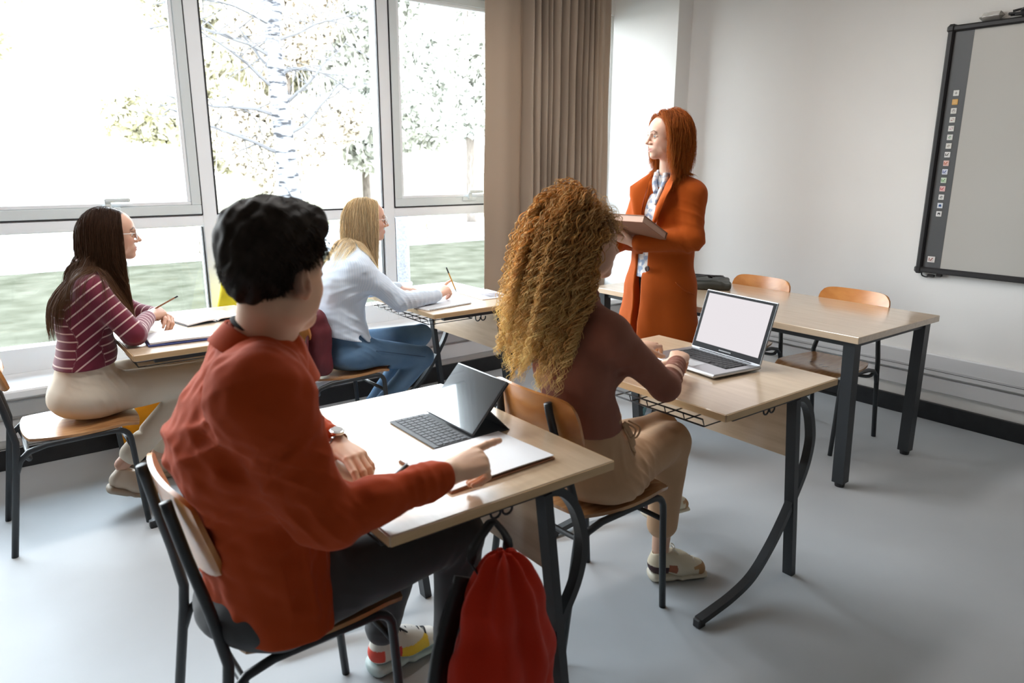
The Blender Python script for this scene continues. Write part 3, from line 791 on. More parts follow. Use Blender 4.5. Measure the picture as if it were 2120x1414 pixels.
def wrinkles(S, c, axis, A, wl, rad, skew=0.0, seed=0):
    """ridges across a limb around the point c, running round the axis"""
    c = V3(c); ax = unit(axis); r = np.random.default_rng(seed); sd = unit(np.cross(ax, r.normal(size=3))); ph = r.uniform(0, 6)
    def fn(X, Y, Z):
        x, y, z = X-c[0], Y-c[1], Z-c[2]; t = x*ax[0]+y*ax[1]+z*ax[2]; q = x*sd[0]+y*sd[1]+z*sd[2]
        d2 = (x*x+y*y+z*z)/(rad*rad)
        pw = (t+skew*q)*2*np.pi/wl+1.3*np.sin(q*30+ph)+.9*np.sin(t*23+ph*1.7)
        rg = np.exp(-1.6*(1-np.cos(pw)))*1.7-.55
        return -A*np.exp(-d2*1.6)*rg*(.62+.38*np.sin(q*38+t*12+ph*2.3))
    S.disp(c-rad*1.6, c+rad*1.6, fn)
def basis(f, u):
    f = unit(f); l = unit(np.cross(u, f)); return np.stack([f, l, np.cross(f, l)], 1)   # columns: forward, left, up

# ------------------------------------------------------------------ head, hand, shoe
def head_ops(S, c, B, s=1.0, male=False, smile=0.0):
    c = V3(c); P = lambda x, y, z: c+B@(V3(x, y, z)*s)
    E = lambda p, r, k=0.02, op='u': S.ell(P(*p), V3(*r)*s, B, k*s, op)
    E((-.018, 0, .032), (.094, .074, .084)); E((.025, 0, .030), (.068, .064, .062), .03)
    E((.030, 0, -.030), (.055, .055, .075), .03); E((.010, 0, -.060), (.060, .053, .038), .03)
    E((.066, 0, -.094), (.0215, .022, .0175), .022)
    for y in (-1, 1):
        E((.055, .034*y, -.030), (.026, .022, .026), .02)
        E((.015, .050*y, -.058), (.035, .012, .022), .025)
        E((.090, .031*y, .001), (.016, .019, .013), .012, 's')
    S.cone(P(.078, -.034, .022), P(.089, -.012, .017), .007*s, .008*s, .012*s); S.cone(P(.078, .034, .022), P(.089, .012, .017), .007*s, .008*s, .012*s)
    S.cone(P(.086, 0, .010), P(.106, 0, -.027), .0065*s, .0085*s, .009*s); E((.108, 0, -.031), (.0105, .0095, .008), .005)
    for y in (-1, 1):
        E((.094, .011*y, -.035), (.010, .0075, .007), .005)
        # eyelids
        S.cone(P(.080, .018*y, .004), P(.0865, .031*y, .0085), .0028*s, .0034*s, .004*s); S.cone(P(.0865, .031*y, .0085), P(.076, .046*y, .002), .0034*s, .0028*s, .004*s)
        S.cone(P(.080, .019*y, -.003), P(.0845, .031*y, -.0075), .0024*s, .0026*s, .004*s); S.cone(P(.0845, .031*y, -.0075), P(.075, .045*y, -.001), .0026*s, .0024*s, .004*s)
        # ear
        ec = (-.010, .073*y, -.006)
        Re = B@np.array([[1, 0, 0], [0, 1, 0], [0, 0, 1.0]])
        S.ell(P(*ec), V3(.019, .009, .032)*s, Re, .006*s); S.ell(P(-.004, .081*y, -.002), V3(.010, .007, .019)*s, Re, .004*s, 's')
        S.cone(P(.004, .078*y, -.020), P(-.002, .076*y, -.034), .0065*s, .0065*s, .004*s)
        S.cone(P(.006, .078*y, -.006), P(.004, .078*y, -.014), .004*s, .0035*s, .004*s)
    # mouth
    E((.070, 0, -.064), (.0215, .026, .018), .015)
    mw = .024+.006*smile
    S.cone(P(.075-.002*smile, -mw, -.064+.005*smile), P(.0905, 0, -.0605), .0030*s, .0042*s, .004*s); S.cone(P(.0905, 0, -.0605), P(.075-.002*smile, mw, -.064+.005*smile), .0042*s, .0030*s, .004*s)
    S.cone(P(.075, -mw*.9, -.067+.004*smile), P(.0885, 0, -.0710), .0030*s, .0050*s, .004*s); S.cone(P(.0885, 0, -.0710), P(.075, mw*.9, -.067+.004*smile), .0050*s, .0030*s, .004*s)
    S.cone(P(.087, -mw*.8, -.0655+.003*smile), P(.096, 0, -.0655), .0012*s, .0018*s, .002*s, 's'); S.cone(P(.096, 0, -.0655), P(.087, mw*.8, -.0655+.003*smile), .0018*s, .0012*s, .002*s, 's')
    if male:
        E((.060, 0, -.090), (.024, .034, .020), .02); S.cone(P(.074, -.03, .020), P(.074, .03, .020), .012*s, .012*s, .012*s)
HAND_SEG = [(.043, .026, .021), (.047, .030, .022), (.043, .027, .021), (.034, .020, .018)]
def hand_ops(S, w, f, n, side, curls, thumb=((.65, .70, -.30), (.85, .35, -.35), (.95, .10, -.30)), sc=1.0, spread=(6, 1, -4, -10)):
    """w wrist, f towards the fingers, n back of the hand; curls: 4 x (mcp, pip, dip) degrees"""
    w = V3(w); f = unit(f); n = unit(V3(n)-f*(f@V3(n))); l = np.cross(n, f)*side
    tips = []
    off = (.026, .009, -.009, -.025); ml = (.086, .088, .083, .075)
    S.ell(w+f*.050*sc-n*.004*sc, V3(.046, .036, .0135)*sc, np.stack([f, l, n], 1), .012)
    for i in range(4):
        b = w+(f*.018+l*off[i]*.5)*sc; m = w+(f*ml[i]+l*off[i]-n*(.003 if i in (0, 3) else 0))*sc
        S.cone(b, m, .0125*sc, .0098*sc, .012)
        a = math.radians(spread[i]); d0 = f*math.cos(a)+l*math.sin(a); ang = 0; p = m
        rs = [.0098, .0086, .0080, .0068] if i < 3 else [.0088, .0076, .0070, .006]
        for j in range(3):
            ang += math.radians(curls[i][j]); d = d0*math.cos(ang)-n*math.sin(ang); q = p+d*HAND_SEG[i][j]*sc
            S.cone(p, q, rs[j]*sc, rs[j+1]*sc, .0022); S.ell(p, V3(1, 1, 1)*rs[j]*1.04*sc, None, .002); p = q
        tips.append(p)
    p = w+(f*.020+l*.020-n*.006)*sc; rs = [.0150, .0118, .0100, .0082]
    for j, (t, L) in enumerate(zip(thumb, (.042, .031, .026))):
        d = unit(f*t[0]+l*t[1]+n*t[2]); q = p+d*L*sc; S.cone(p, q, rs[j]*sc, rs[j+1]*sc, .010 if j == 0 else .003); p = q
    tips.append(p)
    return tips
def shoe(parent, heel, f, up, L, upper_col, sole_m, upper_m, lace_m, th=0.028, chunky=0.0, sole_col=None):
    """heel: point on the ground under the heel; f: toe direction; up: sole normal"""
    B = basis(f, up); heel = V3(heel); P = lambda x, y, z: heel+B@V3(x, y, z)
    S = Sdf(); q = L/0.27
    S.cone(P(.035*q, 0, th/2), P(.14*q, 0, th/2), th/2, th/2, .01, side=B[:, 1], w=.034/(th/2)); S.cone(P(.14*q, 0, th/2), P(.235*q, .004, th/2), th/2, th/2*.9, .01, side=B[:, 1], w=.045/(th/2))
    S.cone(P(.035*q, 0, th*.6), P(.10*q, 0, th*.5), th*.6*(1+chunky), th/2, .02, side=B[:, 1], w=.036/(th/2)*.8)
    S.plane(P(0, 0, 0), -B[:, 2]); S.plane(P(0, 0, th*1.02), B[:, 2], .004)
    so = S.build('sole', sole_m, None, 0.0035, col=sole_col)
    U = Sdf()
    U.cone(P(.050*q, 0, th+.030), P(.13*q, 0, th+.030), .034, .038, .02, side=B[:, 1], w=.98); U.cone(P(.13*q, 0, th+.026), P(.215*q, .003, th+.008), .036, .026, .03, side=B[:, 1], w=1.55)
    U.cone(P(.055*q, 0, th+.03), P(.060*q, 0, th+.068), .036, .034, .02); U.cone(P(.10*q, 0, th+.050), P(.15*q, 0, th+.030), .030, .024, .03, side=B[:, 1], w=1.1)
    U.plane(P(0, 0, th*.8), -B[:, 2]); U.plane(P(0, 0, th+.078), unit(B[:, 2]-0.25*B[:, 0]), .004)
    U.ell(P(.060*q, 0, th+.095), (.040, .027, .034), B, .004, 's')
    def col(V):
        X = (V-heel)@B; return upper_col(X[:, 0]/q, X[:, 1], X[:, 2]-th)
    u = U.build('shoe', upper_m, parent, 0.0035, col=col)
    so.parent = u
    mb = MB()
    for i in range(5):
        x = (.108+.020*i)*q; z = th+.083-.0085*i; mb.tube(smooth_path([P(x, -.020, z-.008), P(x+.004, 0, z+.002), P(x, .020, z-.008)], 4), .0028, 6)
    for sy in (-1, 1): mb.tube(smooth_path([P(.110*q, 0, th+.086), P(.104*q, sy*.02, th+.096), P(.12*q, sy*.036, th+.085), P(.122*q, sy*.02, th+.080), P(.110*q, 0, th+.086)], 5), .0022, 6)
    mb.build('laces', lace_m, u, smooth=True)
    return u

# ------------------------------------------------------------------ hair
def sim_strands(roots, dirs, L, n, colliders, grav, infl, damp=0.0, curlf=None, pull=None):
    """roots (N,3); returns (N,n+1,3). colliders: ('e',c,r,B) / ('c',a,b,r); infl (N,) extra clearance"""
    N = len(roots); P = roots.copy(); D = dirs/np.linalg.norm(dirs, axis=1)[:, None]; out = [P.copy()]; st = (L/n)[:, None]
    for i in range(n):
        g = grav[i] if isinstance(grav, (list, np.ndarray)) else grav
        D = D*(1-g)+np.array([0, 0, -1.0])*g
        if pull is not None: D = D+pull(P, i/n)
        D /= np.linalg.norm(D, axis=1)[:, None]+1e-9
        Q = P+D*st
        ramp = min(1.0, (i+1)/4)
        for c in colliders:
            if c[0] == 's':
                G, lo_, h_, GR = c[1]; ii = np.floor((Q-lo_)/h_+.5).astype(int); ok = ((ii >= 0) & (ii < np.array(G.shape))).all(1); I = np.clip(ii, 0, np.array(G.shape)-1)
                gv = G[I[:, 0], I[:, 1], I[:, 2]]; gn = np.stack([GR[k_][I[:, 0], I[:, 1], I[:, 2]] for k_ in range(3)], 1); gn /= np.linalg.norm(gn, axis=1)[:, None]+1e-6
                gv = gv+((Q-(lo_+I*h_))*gn).sum(1); tg = .0035+infl*.5*ramp; m = ok & (gv < tg)
                Q[m] += gn[m]*np.minimum(tg[m]-gv[m], .03)[:, None]
            elif c[0] == 'e':
                q = (Q-c[1])@c[3]; r = c[2][None, :]+infl[:, None]*ramp; k = np.linalg.norm(q/r, axis=1)
                m = k < 1
                if m.any(): q[m] = q[m]/k[m][:, None]; Q[m] = c[1]+q[m]@c[3].T
            else:
                a, b, rr = c[1], c[2], c[3]; ba = b-a; t = np.clip((Q-a)@ba/(ba@ba), 0, 1); v = Q-(a+t[:, None]*ba); d = np.linalg.norm(v, axis=1); R_ = rr+infl*ramp*0.6
                m = d < R_
                if m.any(): Q[m] = (a+t[:, None]*ba)[m]+v[m]/d[m][:, None]*R_[m][:, None]
        D = (Q-P); D /= np.linalg.norm(D, axis=1)[:, None]+1e-9
        P = Q; out.append(P.copy())
    return np.stack(out, 1)
def sdf_collider(S, h=.01):
    lo, hi = S.bounds(); g, l0 = S.field(lo-.03, hi+.03, h); g = np.clip(g, -.2, .06); return ('s', (g, l0, h, np.gradient(g)))
def strand_mesh(name, T, rad, m, parent, colfn, seed=0, taper=0.35, sides=3, flat=1.0):
    """T (N,S,3) centre lines -> tubes"""
    N, S, _ = T.shape; r = np.random.default_rng(seed)
    tan = np.gradient(T, axis=1); tan /= np.linalg.norm(tan, axis=2)[:, :, None]+1e-9
    ref = r.normal(size=(N, 1, 3)); A = np.cross(tan, ref); A /= np.linalg.norm(A, axis=2)[:, :, None]+1e-9; Bn = np.cross(tan, A)
    s = np.linspace(0, 1, S); prof = (0.55+0.45*np.minimum(1, s*6))*(1-(1-taper)*s**2.2)
    R = np.asarray(rad)[:, None]*prof[None, :]
    V = np.stack([T+(A*math.cos(2*math.pi*k/sides)+Bn*math.sin(2*math.pi*k/sides)*flat)*R[:, :, None] for k in range(sides)], 2)  # N,S,k,3
    idx = np.arange(N*S*sides).reshape(N, S, sides)
    F = np.concatenate([np.stack([idx[:, :-1, k], idx[:, :-1, (k+1) % sides], idx[:, 1:, (k+1) % sides], idx[:, 1:, k]], -1).reshape(-1, 4) for k in range(sides)])
    C = colfn(N, S, s, r)   # N,S,3
    C = np.repeat(C[:, :, None, :], sides, 2).reshape(-1, 3)
    return np_mesh(name, V.reshape(-1, 3), F, m, parent, cols=C)
def scalp_points(N, c, B, mask, r=(.094, .076, .086), o=(-.018, 0, .032), s=1.0, seed=0):
    g = np.random.default_rng(seed); pts = []
    while sum(len(p) for p in pts) < N:
        d = g.normal(size=(N*3, 3)); d /= np.linalg.norm(d, axis=1)[:, None]
        L = d*np.array(r)+np.array(o); k = mask(L[:, 0], L[:, 1], L[:, 2]); pts.append(np.concatenate([L[k], d[k]], 1))
    A = np.concatenate(pts)[:N]
    return c+(A[:, :3]*s)@B.T, A[:, :3], A[:, 3:]@B.T
# ------------------------------------------------------------------ people
def multi_build(name, m, parent, parts, col=None, attrs=None):
    Vs, Fs, off = [], [], 0
    for S, h in parts:
        lo, hi = S.bounds(); g, l0 = S.field(lo, hi, h); V, F = surface_nets(g, l0, h)
        Vs.append(V); Fs.append(F+off); off += len(V)
    V = np.concatenate(Vs)
    o = np_mesh(name, V, np.concatenate(Fs), m, parent, cols=col(V) if col else None)
    for nm, fn in (attrs or {}).items():
        a = o.data.attributes.new(nm, 'FLOAT', 'POINT'); a.data.foreach_set('value', np.asarray(fn(V), np.float32))
    return o
m_skin = mat('skin', attr=True, rough=0.48, spec=0.35, sss=0.12, bump=0.08, bscale=400)
m_hair = mat('hair', attr=True, rough=0.5, spec=0.18, aniso=0.5)
_n = m_hair.node_tree.nodes; _l = m_hair.node_tree.links; _t = _n.new('ShaderNodeBsdfTranslucent'); _m = _n.new('ShaderNodeMixShader'); _m.inputs[0].default_value = .40
_l.new([x for x in _n if x.type == 'ATTRIBUTE'][0].outputs['Color'], _t.inputs[0]); _l.new(_n['Principled BSDF'].outputs[0], _m.inputs[1]); _l.new(_t.outputs[0], _m.inputs[2]); _l.new(_m.outputs[0], _n['Material Output'].inputs[0])
m_eye = mat('eye', attr=True, rough=0.08)
m_shoe = mat('shoe_leather', attr=True, rough=0.6)
m_lace = mat('cream_laces', (0.75, 0.70, 0.6), 0.8)
def sstep(a, b, x): t = np.clip((x-a)/(b-a), 0, 1); return t*t*(3-2*t)
def skin_col(c, B, s, base, lip, brow, hairc=None, scalp=None, brow_z=.021, ear=None):
    base = np.array(base); 
    def fn(V):
        L = ((V-c)@B)/s; x, y, z = L.T; C = np.tile(base, (len(V), 1))
        ay = np.abs(y)
        def blend(m, k): return C*(1-m[:, None])+np.array(k)*m[:, None]
        near = (np.abs(x) < .14) & (ay < .1) & (np.abs(z) < .13)
        ch = near*np.exp(-(((x-.075)/.03)**2+((ay-.042)/.018)**2+((z+.030)/.02)**2))*0.35; C = blend(ch, base*np.array([1.02, .72, .68]))
        er = near*(1-sstep(.0, .012, x))*sstep(.072, .078, ay)*0.5; C = blend(er, base*np.array([1.05, .66, .58]))
        lm = near*np.exp(-(((ay)/.021)**4+((z+.0655)/.0085)**4))*sstep(.070, .076, x)*.85; C = blend(lm, lip)
        bz = brow_z+.006*np.clip((ay-.012)/.02, 0, 1)-.010*np.clip((ay-.034)/.014, 0, 1)
        bm = near*np.exp(-((z-bz)/.0036)**4)*sstep(.008, .012, ay)*(1-sstep(.044, .050, ay))*(x > .05)*.85; C = blend(bm, brow)
        la = near*np.exp(-(((ay-.031)/.016)**4+((z-.0095)/.0022)**4))*(x > .07)*.8; C = blend(la, (.03, .02, .015))
        if scalp is not None: C = blend(scalp(x, y, z)*near, hairc)
        return C
    return fn
def eyes(parent, c, B, s, iris, gaze=(1, 0, 0)):
    for y in (-1, 1):
        ctr = c+B@(V3(.0735, .031*y, .0010)*s); R = basis(B@unit(gaze), B[:, 2]); r = .0128*s
        V = []; C = []; F = []; nt, npn = 20, 24
        for i in range(nt+1):
            th = math.pi*i/nt*(1 if True else 1)
            th = math.pi*(i/nt)**1.6
            for j in range(npn):
                p = 2*math.pi*j/npn; V.append(ctr+R@V3(math.cos(th), math.sin(th)*math.cos(p), math.sin(th)*math.sin(p))*r)
                C.append((.01, .01, .01) if th < .22 else (iris if th < .50 else (.78, .75, .72)))
        for i in range(nt):
            for j in range(npn): F.append((i*npn+j, (i+1)*npn+j, (i+1)*npn+(j+1) % npn, i*npn+(j+1) % npn))
        np_mesh('eye', np.array(V), np.array(F), m_eye, parent, cols=np.array(C))
lensm = bpy.data.materials.new('clear_lens'); lensm.use_nodes = True; _n = lensm.node_tree.nodes; _l = lensm.node_tree.links; _n.clear(); _o = _n.new('ShaderNodeOutputMaterial'); _x = _n.new('ShaderNodeMixShader'); _x.inputs[0].default_value = .07; _a = _n.new('ShaderNodeBsdfTransparent'); _b = _n.new('ShaderNodeBsdfGlossy'); _b.inputs['Roughness'].default_value = .03
_l.new(_a.outputs[0], _x.inputs[1]); _l.new(_b.outputs[0], _x.inputs[2]); _l.new(_x.outputs[0], _o.inputs[0])
def glasses(parent, c, B, s, col=(0.75, .78, .8)):
    mgf = mat('clear_glasses_frame', col, 0.15, metal=0.0, spec=0.8)
    g = MB(); P = lambda x, y, z: Vector(c+B@(V3(x, y, z)*s))
    for sy in (-1, 1):
        ring = [P(.100-.10*abs(.033*sy+.023*math.cos(a)-0)**1.0*0.3, sy*.033+.0235*math.cos(a), -.004+.020*math.sin(a)) for a in np.linspace(0, 2*math.pi, 25)[:-1]]
        g.tube(ring, .0016, 6, closed=True)
        g.tube([P(.094, sy*.057, .004), P(.085, sy*.072, .004), P(.0, sy*.082, .006), P(-.012, sy*.080, -.012)], .0014, 6)
    g.tube(smooth_path([P(.098, -.010, 0), P(.103, 0, .003), P(.098, .010, 0)], 4), .0015, 6)
    gf = g.build('glasses', mgf, parent, smooth=True)
    mb = MB()
    for sy in (-1, 1):
        ring = [P(.0985-.010*(sy*.033+.022*math.cos(a))*sy, sy*.033+.0225*math.cos(a), -.004+.019*math.sin(a)) for a in np.linspace(0, 2*math.pi, 25)[:-1]]
        mb.add(ring+[r_+Vector(B[:, 0])*.0012 for r_ in ring], [tuple(range(24))[::-1], tuple(range(24, 48))]+[(i, (i+1) % 24, 24+(i+1) % 24, 24+i) for i in range(24)])
    mb.build('lens', lensm, gf)
def limb_ops(S, J, R, female, arms=True, legs=True):
    k = 0.92 if female else 1.05
    if arms:
        for s in 'RL': S.cone(J['sh'+s], J['el'+s], .050*k, .038*k, .03); S.cone(J['el'+s], J['wr'+s], .040*k, .0255*k, .02); S.cone(V3(J['el'+s])*.7+V3(J['wr'+s])*.3, V3(J['el'+s])*.5+V3(J['wr'+s])*.5, .036*k, .033*k, .02)
    if legs:
        for s in 'RL':
            S.cone(J['hip'+s], J['kn'+s], .078*k, .052*k, .04); S.cone(J['kn'+s], J['an'+s], .052*k, .034*k, .02)
            a = V3(J['kn'+s]); b = V3(J['an'+s]); S.cone(a*.75+b*.25, a*.5+b*.5, .054*k, .046*k, .02)
def torso_ops(S, J, female, grow=0.0, k=0.05, seatflat=True):
    lat = unit(V3(J['shL'])-V3(J['shR'])); lp = unit(V3(J['hipL'])-V3(J['hipR']))
    q = 0.92 if female else 1.06
    hw, wd, wa, wad, cw, cdp, uw, ud = (.168, .105, .118, .088, .135, .100, .12, .085) if female else (.160, .110, .142, .105, .155, .115, .15, .10)
    G = grow
    S.eseg(J['pel'], J['wai'], (hw+G, wd+G), (wa+G, wad+G), lp, k); S.eseg(J['wai'], J['che'], (wa+G, wad+G), (cw+G, cdp+G), lat, k)
    ub = V3(J['nk'])*.65+V3(J['che'])*.35
    S.eseg(J['che'], ub, (cw+G, cdp+G), (uw+G, ud*.8+G), lat, k)
    for s in 'RL': S.cone(V3(J['nk'])*.92+V3(J['che'])*.08, J['sh'+s], .050*q+G, .052*q+G, .04)
    return lat, lp
def hat(p): return V3(p)
def neck_head(J, male, smile=0.0, s=1.0):
    S = Sdf(); c = V3(J['hd']); B = basis(J['hf'], J['hu'])
    nb = V3(J['nk']); top = c+B@(V3(-.022, 0, -.055)*s); r = .058 if male else .047
    S.cone(nb-(top-nb)*.15, top, r*1.1, r, .03)
    head_ops(S, c, B, s, male, smile)
    return S, c, B
def pathcoord(pts):
    """distance along a polyline for every vertex, and distance from it"""
    P = [V3(p) for p in pts]
    def fn(V):
        best = np.full(len(V), 9.0); S_ = np.zeros(len(V)); acc = 0
        for a, b in zip(P[:-1], P[1:]):
            L = np.linalg.norm(b-a); tu = (V-a)@(b-a)/(L*L); t = np.clip(tu, 0, 1); d = np.linalg.norm(V-(a+t[:, None]*(b-a)), axis=1)
            if acc == 0: t = np.minimum(tu, 1)
            m = d < best; best[m] = d[m]; S_[m] = (acc+t*L)[m]; acc += L
        return S_, best
    return fn
def stripe_mat(name, base, stripe, period, width, attr, rough=0.85, bumpw=0.0):
    m = mat(name, base, rough, sheen=0.3, bump=0.15, bscale=300); n = m.node_tree.nodes; l = m.node_tree.links; b = n['Principled BSDF']
    a = n.new('ShaderNodeAttribute'); a.attribute_name = attr
    d = n.new('ShaderNodeMath'); d.operation = 'DIVIDE'; d.inputs[1].default_value = period; l.new(a.outputs['Fac'], d.inputs[0])
    f = n.new('ShaderNodeMath'); f.operation = 'FRACT'; l.new(d.outputs[0], f.inputs[0])
    c = n.new('ShaderNodeMath'); c.operation = 'LESS_THAN'; c.inputs[1].default_value = width; l.new(f.outputs[0], c.inputs[0])
    x = n.new('ShaderNodeMix'); x.data_type = 'RGBA'; l.new(c.outputs[0], x.inputs[0]); x.inputs[6].default_value = (*base, 1); x.inputs[7].default_value = (*stripe, 1)
    l.new(x.outputs[2], b.inputs['Base Color']); return m
def haircol(c1, c2, tip=None, var=0.25):
    c1, c2 = np.array(c1), np.array(c2); tip_ = np.array(tip) if tip is not None else None
    def fn(N, S, s, r):
        t = r.beta(1.5, 1.5, N)[:, None, None]; C = c1*(1-t)+c2*t; C = C*(1+var*(r.random((N, 1, 1))-.5)*2)
        C = np.repeat(C, S, 1)
        if tip_ is not None: w_ = (s**1.2)[None, :, None]; C = C*(1-w_)+tip_*w_*(1+.3*(r.random((N, 1, 1))-.5))
        return np.clip(C, 0, 1)
    return fn
def long_hair(name, parent, c, B, s, N, L, cols, part_y=0.0, grav=0.30, colliders=(), thick=.012, back=0.3, seed=0, width=.0007, wave=0.0, fringe=0.0, steps=26, face_open=.055, split=None, freq=2.2):
    """long hair parted at part_y (head frame), falling over head and shoulders"""
    def mask(x, y, z): return (z > -.045) & (x < face_open-.6*np.maximum(0, .03-z)) & ~((z < .02) & (x > .015)) 
    W, Lc, nd = scalp_points(N, c, B, mask, s=s, seed=seed)
    g = np.random.default_rng(seed+1)
    side = np.sign(Lc[:, 1]-part_y); side[side == 0] = 1
    # start direction: away from the parting and backwards, tangential to the skull
    d = np.stack([-back*np.ones(N)-.2*np.clip(.03-Lc[:, 0], -.05, .1)/.1, side*1.0, np.full(N, -.15)], 1)
    d[Lc[:, 2] < .06] = np.array([-.25, 0, -1]); d[Lc[:, 0] < -.09] = np.array([-.3, 0, -1])
    d = d@B.T; d -= nd*(d*nd).sum(1)[:, None]; d += nd*.12; d += g.normal(size=d.shape)*.05
    infl = thick*g.random(N)**.8
    Ln = L*(.80+.25*g.random(N))
    col = [('e', c+B@(V3(.100, 0, -.02)*s), V3(.100, .110, .14)*s, B), ('e', c+B@(V3(-.018, 0, .030)*s), V3(.097, .079, .090)*s, B), ('e', c+B@(V3(.010, 0, -.035)*s), V3(.075, .068, .085)*s, B)]+list(colliders)
    pf = None
    if split is not None:
        p0, fv, kk = V3(split[0]), unit(split[1]), split[2]
        pf = lambda P_, t_: (np.tanh((P_-p0)@fv/.03)*kk*(np.abs(P_[:, 2]-p0[2]-.02) < .10)*(np.abs((P_-p0)@fv) < .07))[:, None]*fv[None]
    T = sim_strands(W-nd*.004, d, Ln, steps, col, grav, infl, pull=pf)
    if wave:
        t = np.linspace(0, 1, steps+1); cl = g.integers(0, 60, N); ph = g.random(60)[cl]*6.28; fr = freq+.5*g.random(60)[cl]
        dv = g.normal(size=(60, 3))[cl]; dv[:, 2] *= .2; dv /= np.linalg.norm(dv, axis=1)[:, None]
        T = T+dv[:, None, :]*(wave*np.sin(2*math.pi*fr[:, None]*t[None]+ph[:, None])*np.minimum(1, t*2.5)[None])[:, :, None]
    return strand_mesh(name, T, np.full(N, width)*(.7+.6*g.random(N)), m_hair, parent, cols, seed=seed)
def unders(S, c, B, s): pass
# ---------------- person in the rust overshirt (nearest the camera)
J = dict(pel=(.465, 1.53, .56), wai=(.455, 1.52, .72), che=(.420, 1.49, .93), nk=(.468, 1.445, 1.125), hd=(.494, 1.416, 1.282), hf=(.90, .42, -.06), hu=(.05, 0, 1),
         shR=(.405, 1.295, 1.075), shL=(.50, 1.63, 1.065), elR=(.500, 1.255, .815), wrR=(.785, 1.246, .838), elL=(.62, 1.84, .84), wrL=(.695, 1.640, .803),
         hipR=(.46, 1.45, .54), hipL=(.46, 1.62, .54), knR=(.93, 1.44, .56), knL=(.93, 1.68, .55), anR=(.925, 1.47, .12), anL=(.850, 1.745, .12))
pm = thing('person', 'seated person in a rust overshirt and wristwatch, pointing over the nearest desk', 'person', (0, 0, 0))
Sh, c, B = neck_head(J, True, 0, 1.03)
St = Sdf(); torso_ops(St, J, False, -.012); limb_ops(St, J, None, False)
SR = Sdf(); SR.cone(V3(J['elR'])*.3+V3(J['wrR'])*.7, J['wrR'], .030, .0265, .01, side=(0, 1, 0), w=1.1)
hand_ops(SR, J['wrR'], (.97, .10, .12), (-.15, -.35, .93), 1, [(8, 6, 4), (62, 70, 30), (68, 75, 35), (70, 75, 35)], thumb=((.75, .45, -.45), (.9, .1, -.4), (.95, -.15, -.2)), sc=1.08)
SL = Sdf(); SL.cone(V3(J['elL'])*.3+V3(J['wrL'])*.7, J['wrL'], .030, .0265, .01)
hand_ops(SL, J['wrL'], (.12, -1, -.10), (.1, -.08, 1), -1, [(18, 22, 12), (22, 28, 15), (25, 30, 15), (28, 30, 15)], sc=1.06)
skin = (.78, .48, .32)
def scalp(x, y, z): return np.clip(sstep(-.045, -.02, z-.55*x*0+np.minimum(0, 0)*0)*(1-sstep(.045, .075, x-.5*(z-.03)))*(1-sstep(-.03, .02, x)*(1-sstep(-.01, .03, z))), 0, 1)*.8
multi_build('body', m_skin, pm, [(Sh, .003), (St, .008), (SR, .0024), (SL, .0024)], col=skin_col(c, B, 1.03, skin, (.50, .22, .17), (.05, .03, .02), (.035, .022, .016), scalp))
eyes(pm, c, B, 1.03, (.10, .06, .03))
# overshirt
m_rust = mat('rust_cotton', (.43, .052, .006), .85, sheen=.04, var=.05, vscale=3, bump=.25, bscale=500)
S = Sdf(); lat, lp = torso_ops(S, J, False, .020, .06)
S.eseg((.465, 1.52, .50), (.455, 1.52, .72), (.205, .135), (.175, .125), lp, .03)
for s in 'RL':
    S.cone(J['sh'+s], J['el'+s], .074, .058, .09); S.cone(J['el'+s], V3(J['el'+s])*.16+V3(J['wr'+s])*.84, .060, .040, .025)
S.cone(V3(J['elR'])*.28+V3(J['wrR'])*.72, V3(J['elR'])*.12+V3(J['wrR'])*.88, .040, .039, .004); S.cone(V3(J['elL'])*.28+V3(J['wrL'])*.72, V3(J['elL'])*.12+V3(J['wrL'])*.88, .040, .038, .004)
f1 = Fold(3, .15, (1, 1, 1.6)); f2 = Fold(9, .06)
S.everywhere(lambda X, Y, Z: .0095*f1(X, Y, Z)+.0032*f2(X, Y, Z))
wrinkles(S, (.36, 1.38, 1.00), (1, .3, .6), .006, .07, .15, .6, 21); wrinkles(S, (.30, 1.50, .95), (.3, .2, 1), .006, .08, .18, .8, 22); wrinkles(S, (.45, 1.26, .95), (.5, .1, -1), .006, .07, .12, .7, 23)
wrinkles(S, J['elR'], V3(J['wrR'])-V3(J['elR']), .0055, .038, .10, .5, 1); wrinkles(S, V3(J['elR'])*.5+V3(J['shR'])*.5, (.4, .1, -1), .004, .06, .12, 1.2, 2)
wrinkles(S, V3(J['elR'])*.3+V3(J['wrR'])*.7, V3(J['wrR'])-V3(J['elR']), .0035, .028, .07, .2, 3)
wrinkles(S, J['elL'], V3(J['wrL'])-V3(J['elL']), .005, .035, .10, .5, 4); wrinkles(S, V3(J['elL'])*.4+V3(J['wrL'])*.6, V3(J['wrL'])-V3(J['elL']), .005, .026, .08, .2, 5)
wrinkles(S, (.40, 1.36, .95), (1, 0, -.8), .005, .075, .16, .4, 6); wrinkles(S, (.30, 1.50, .78), (.2, .3, 1), .006, .07, .20, .5, 7); wrinkles(S, (.52, 1.40, .62), (1, .2, .2), .007, .06, .16, .5, 8)
S.rbox((.52, 1.50, .40), (.5, .5, .10), .0, None, .01, 's')
S.rbox((.66, 1.57, .55), (.10, .30, .11), .02, basis((1, 0, -.25), (0, 0, 1)), .02, 's')
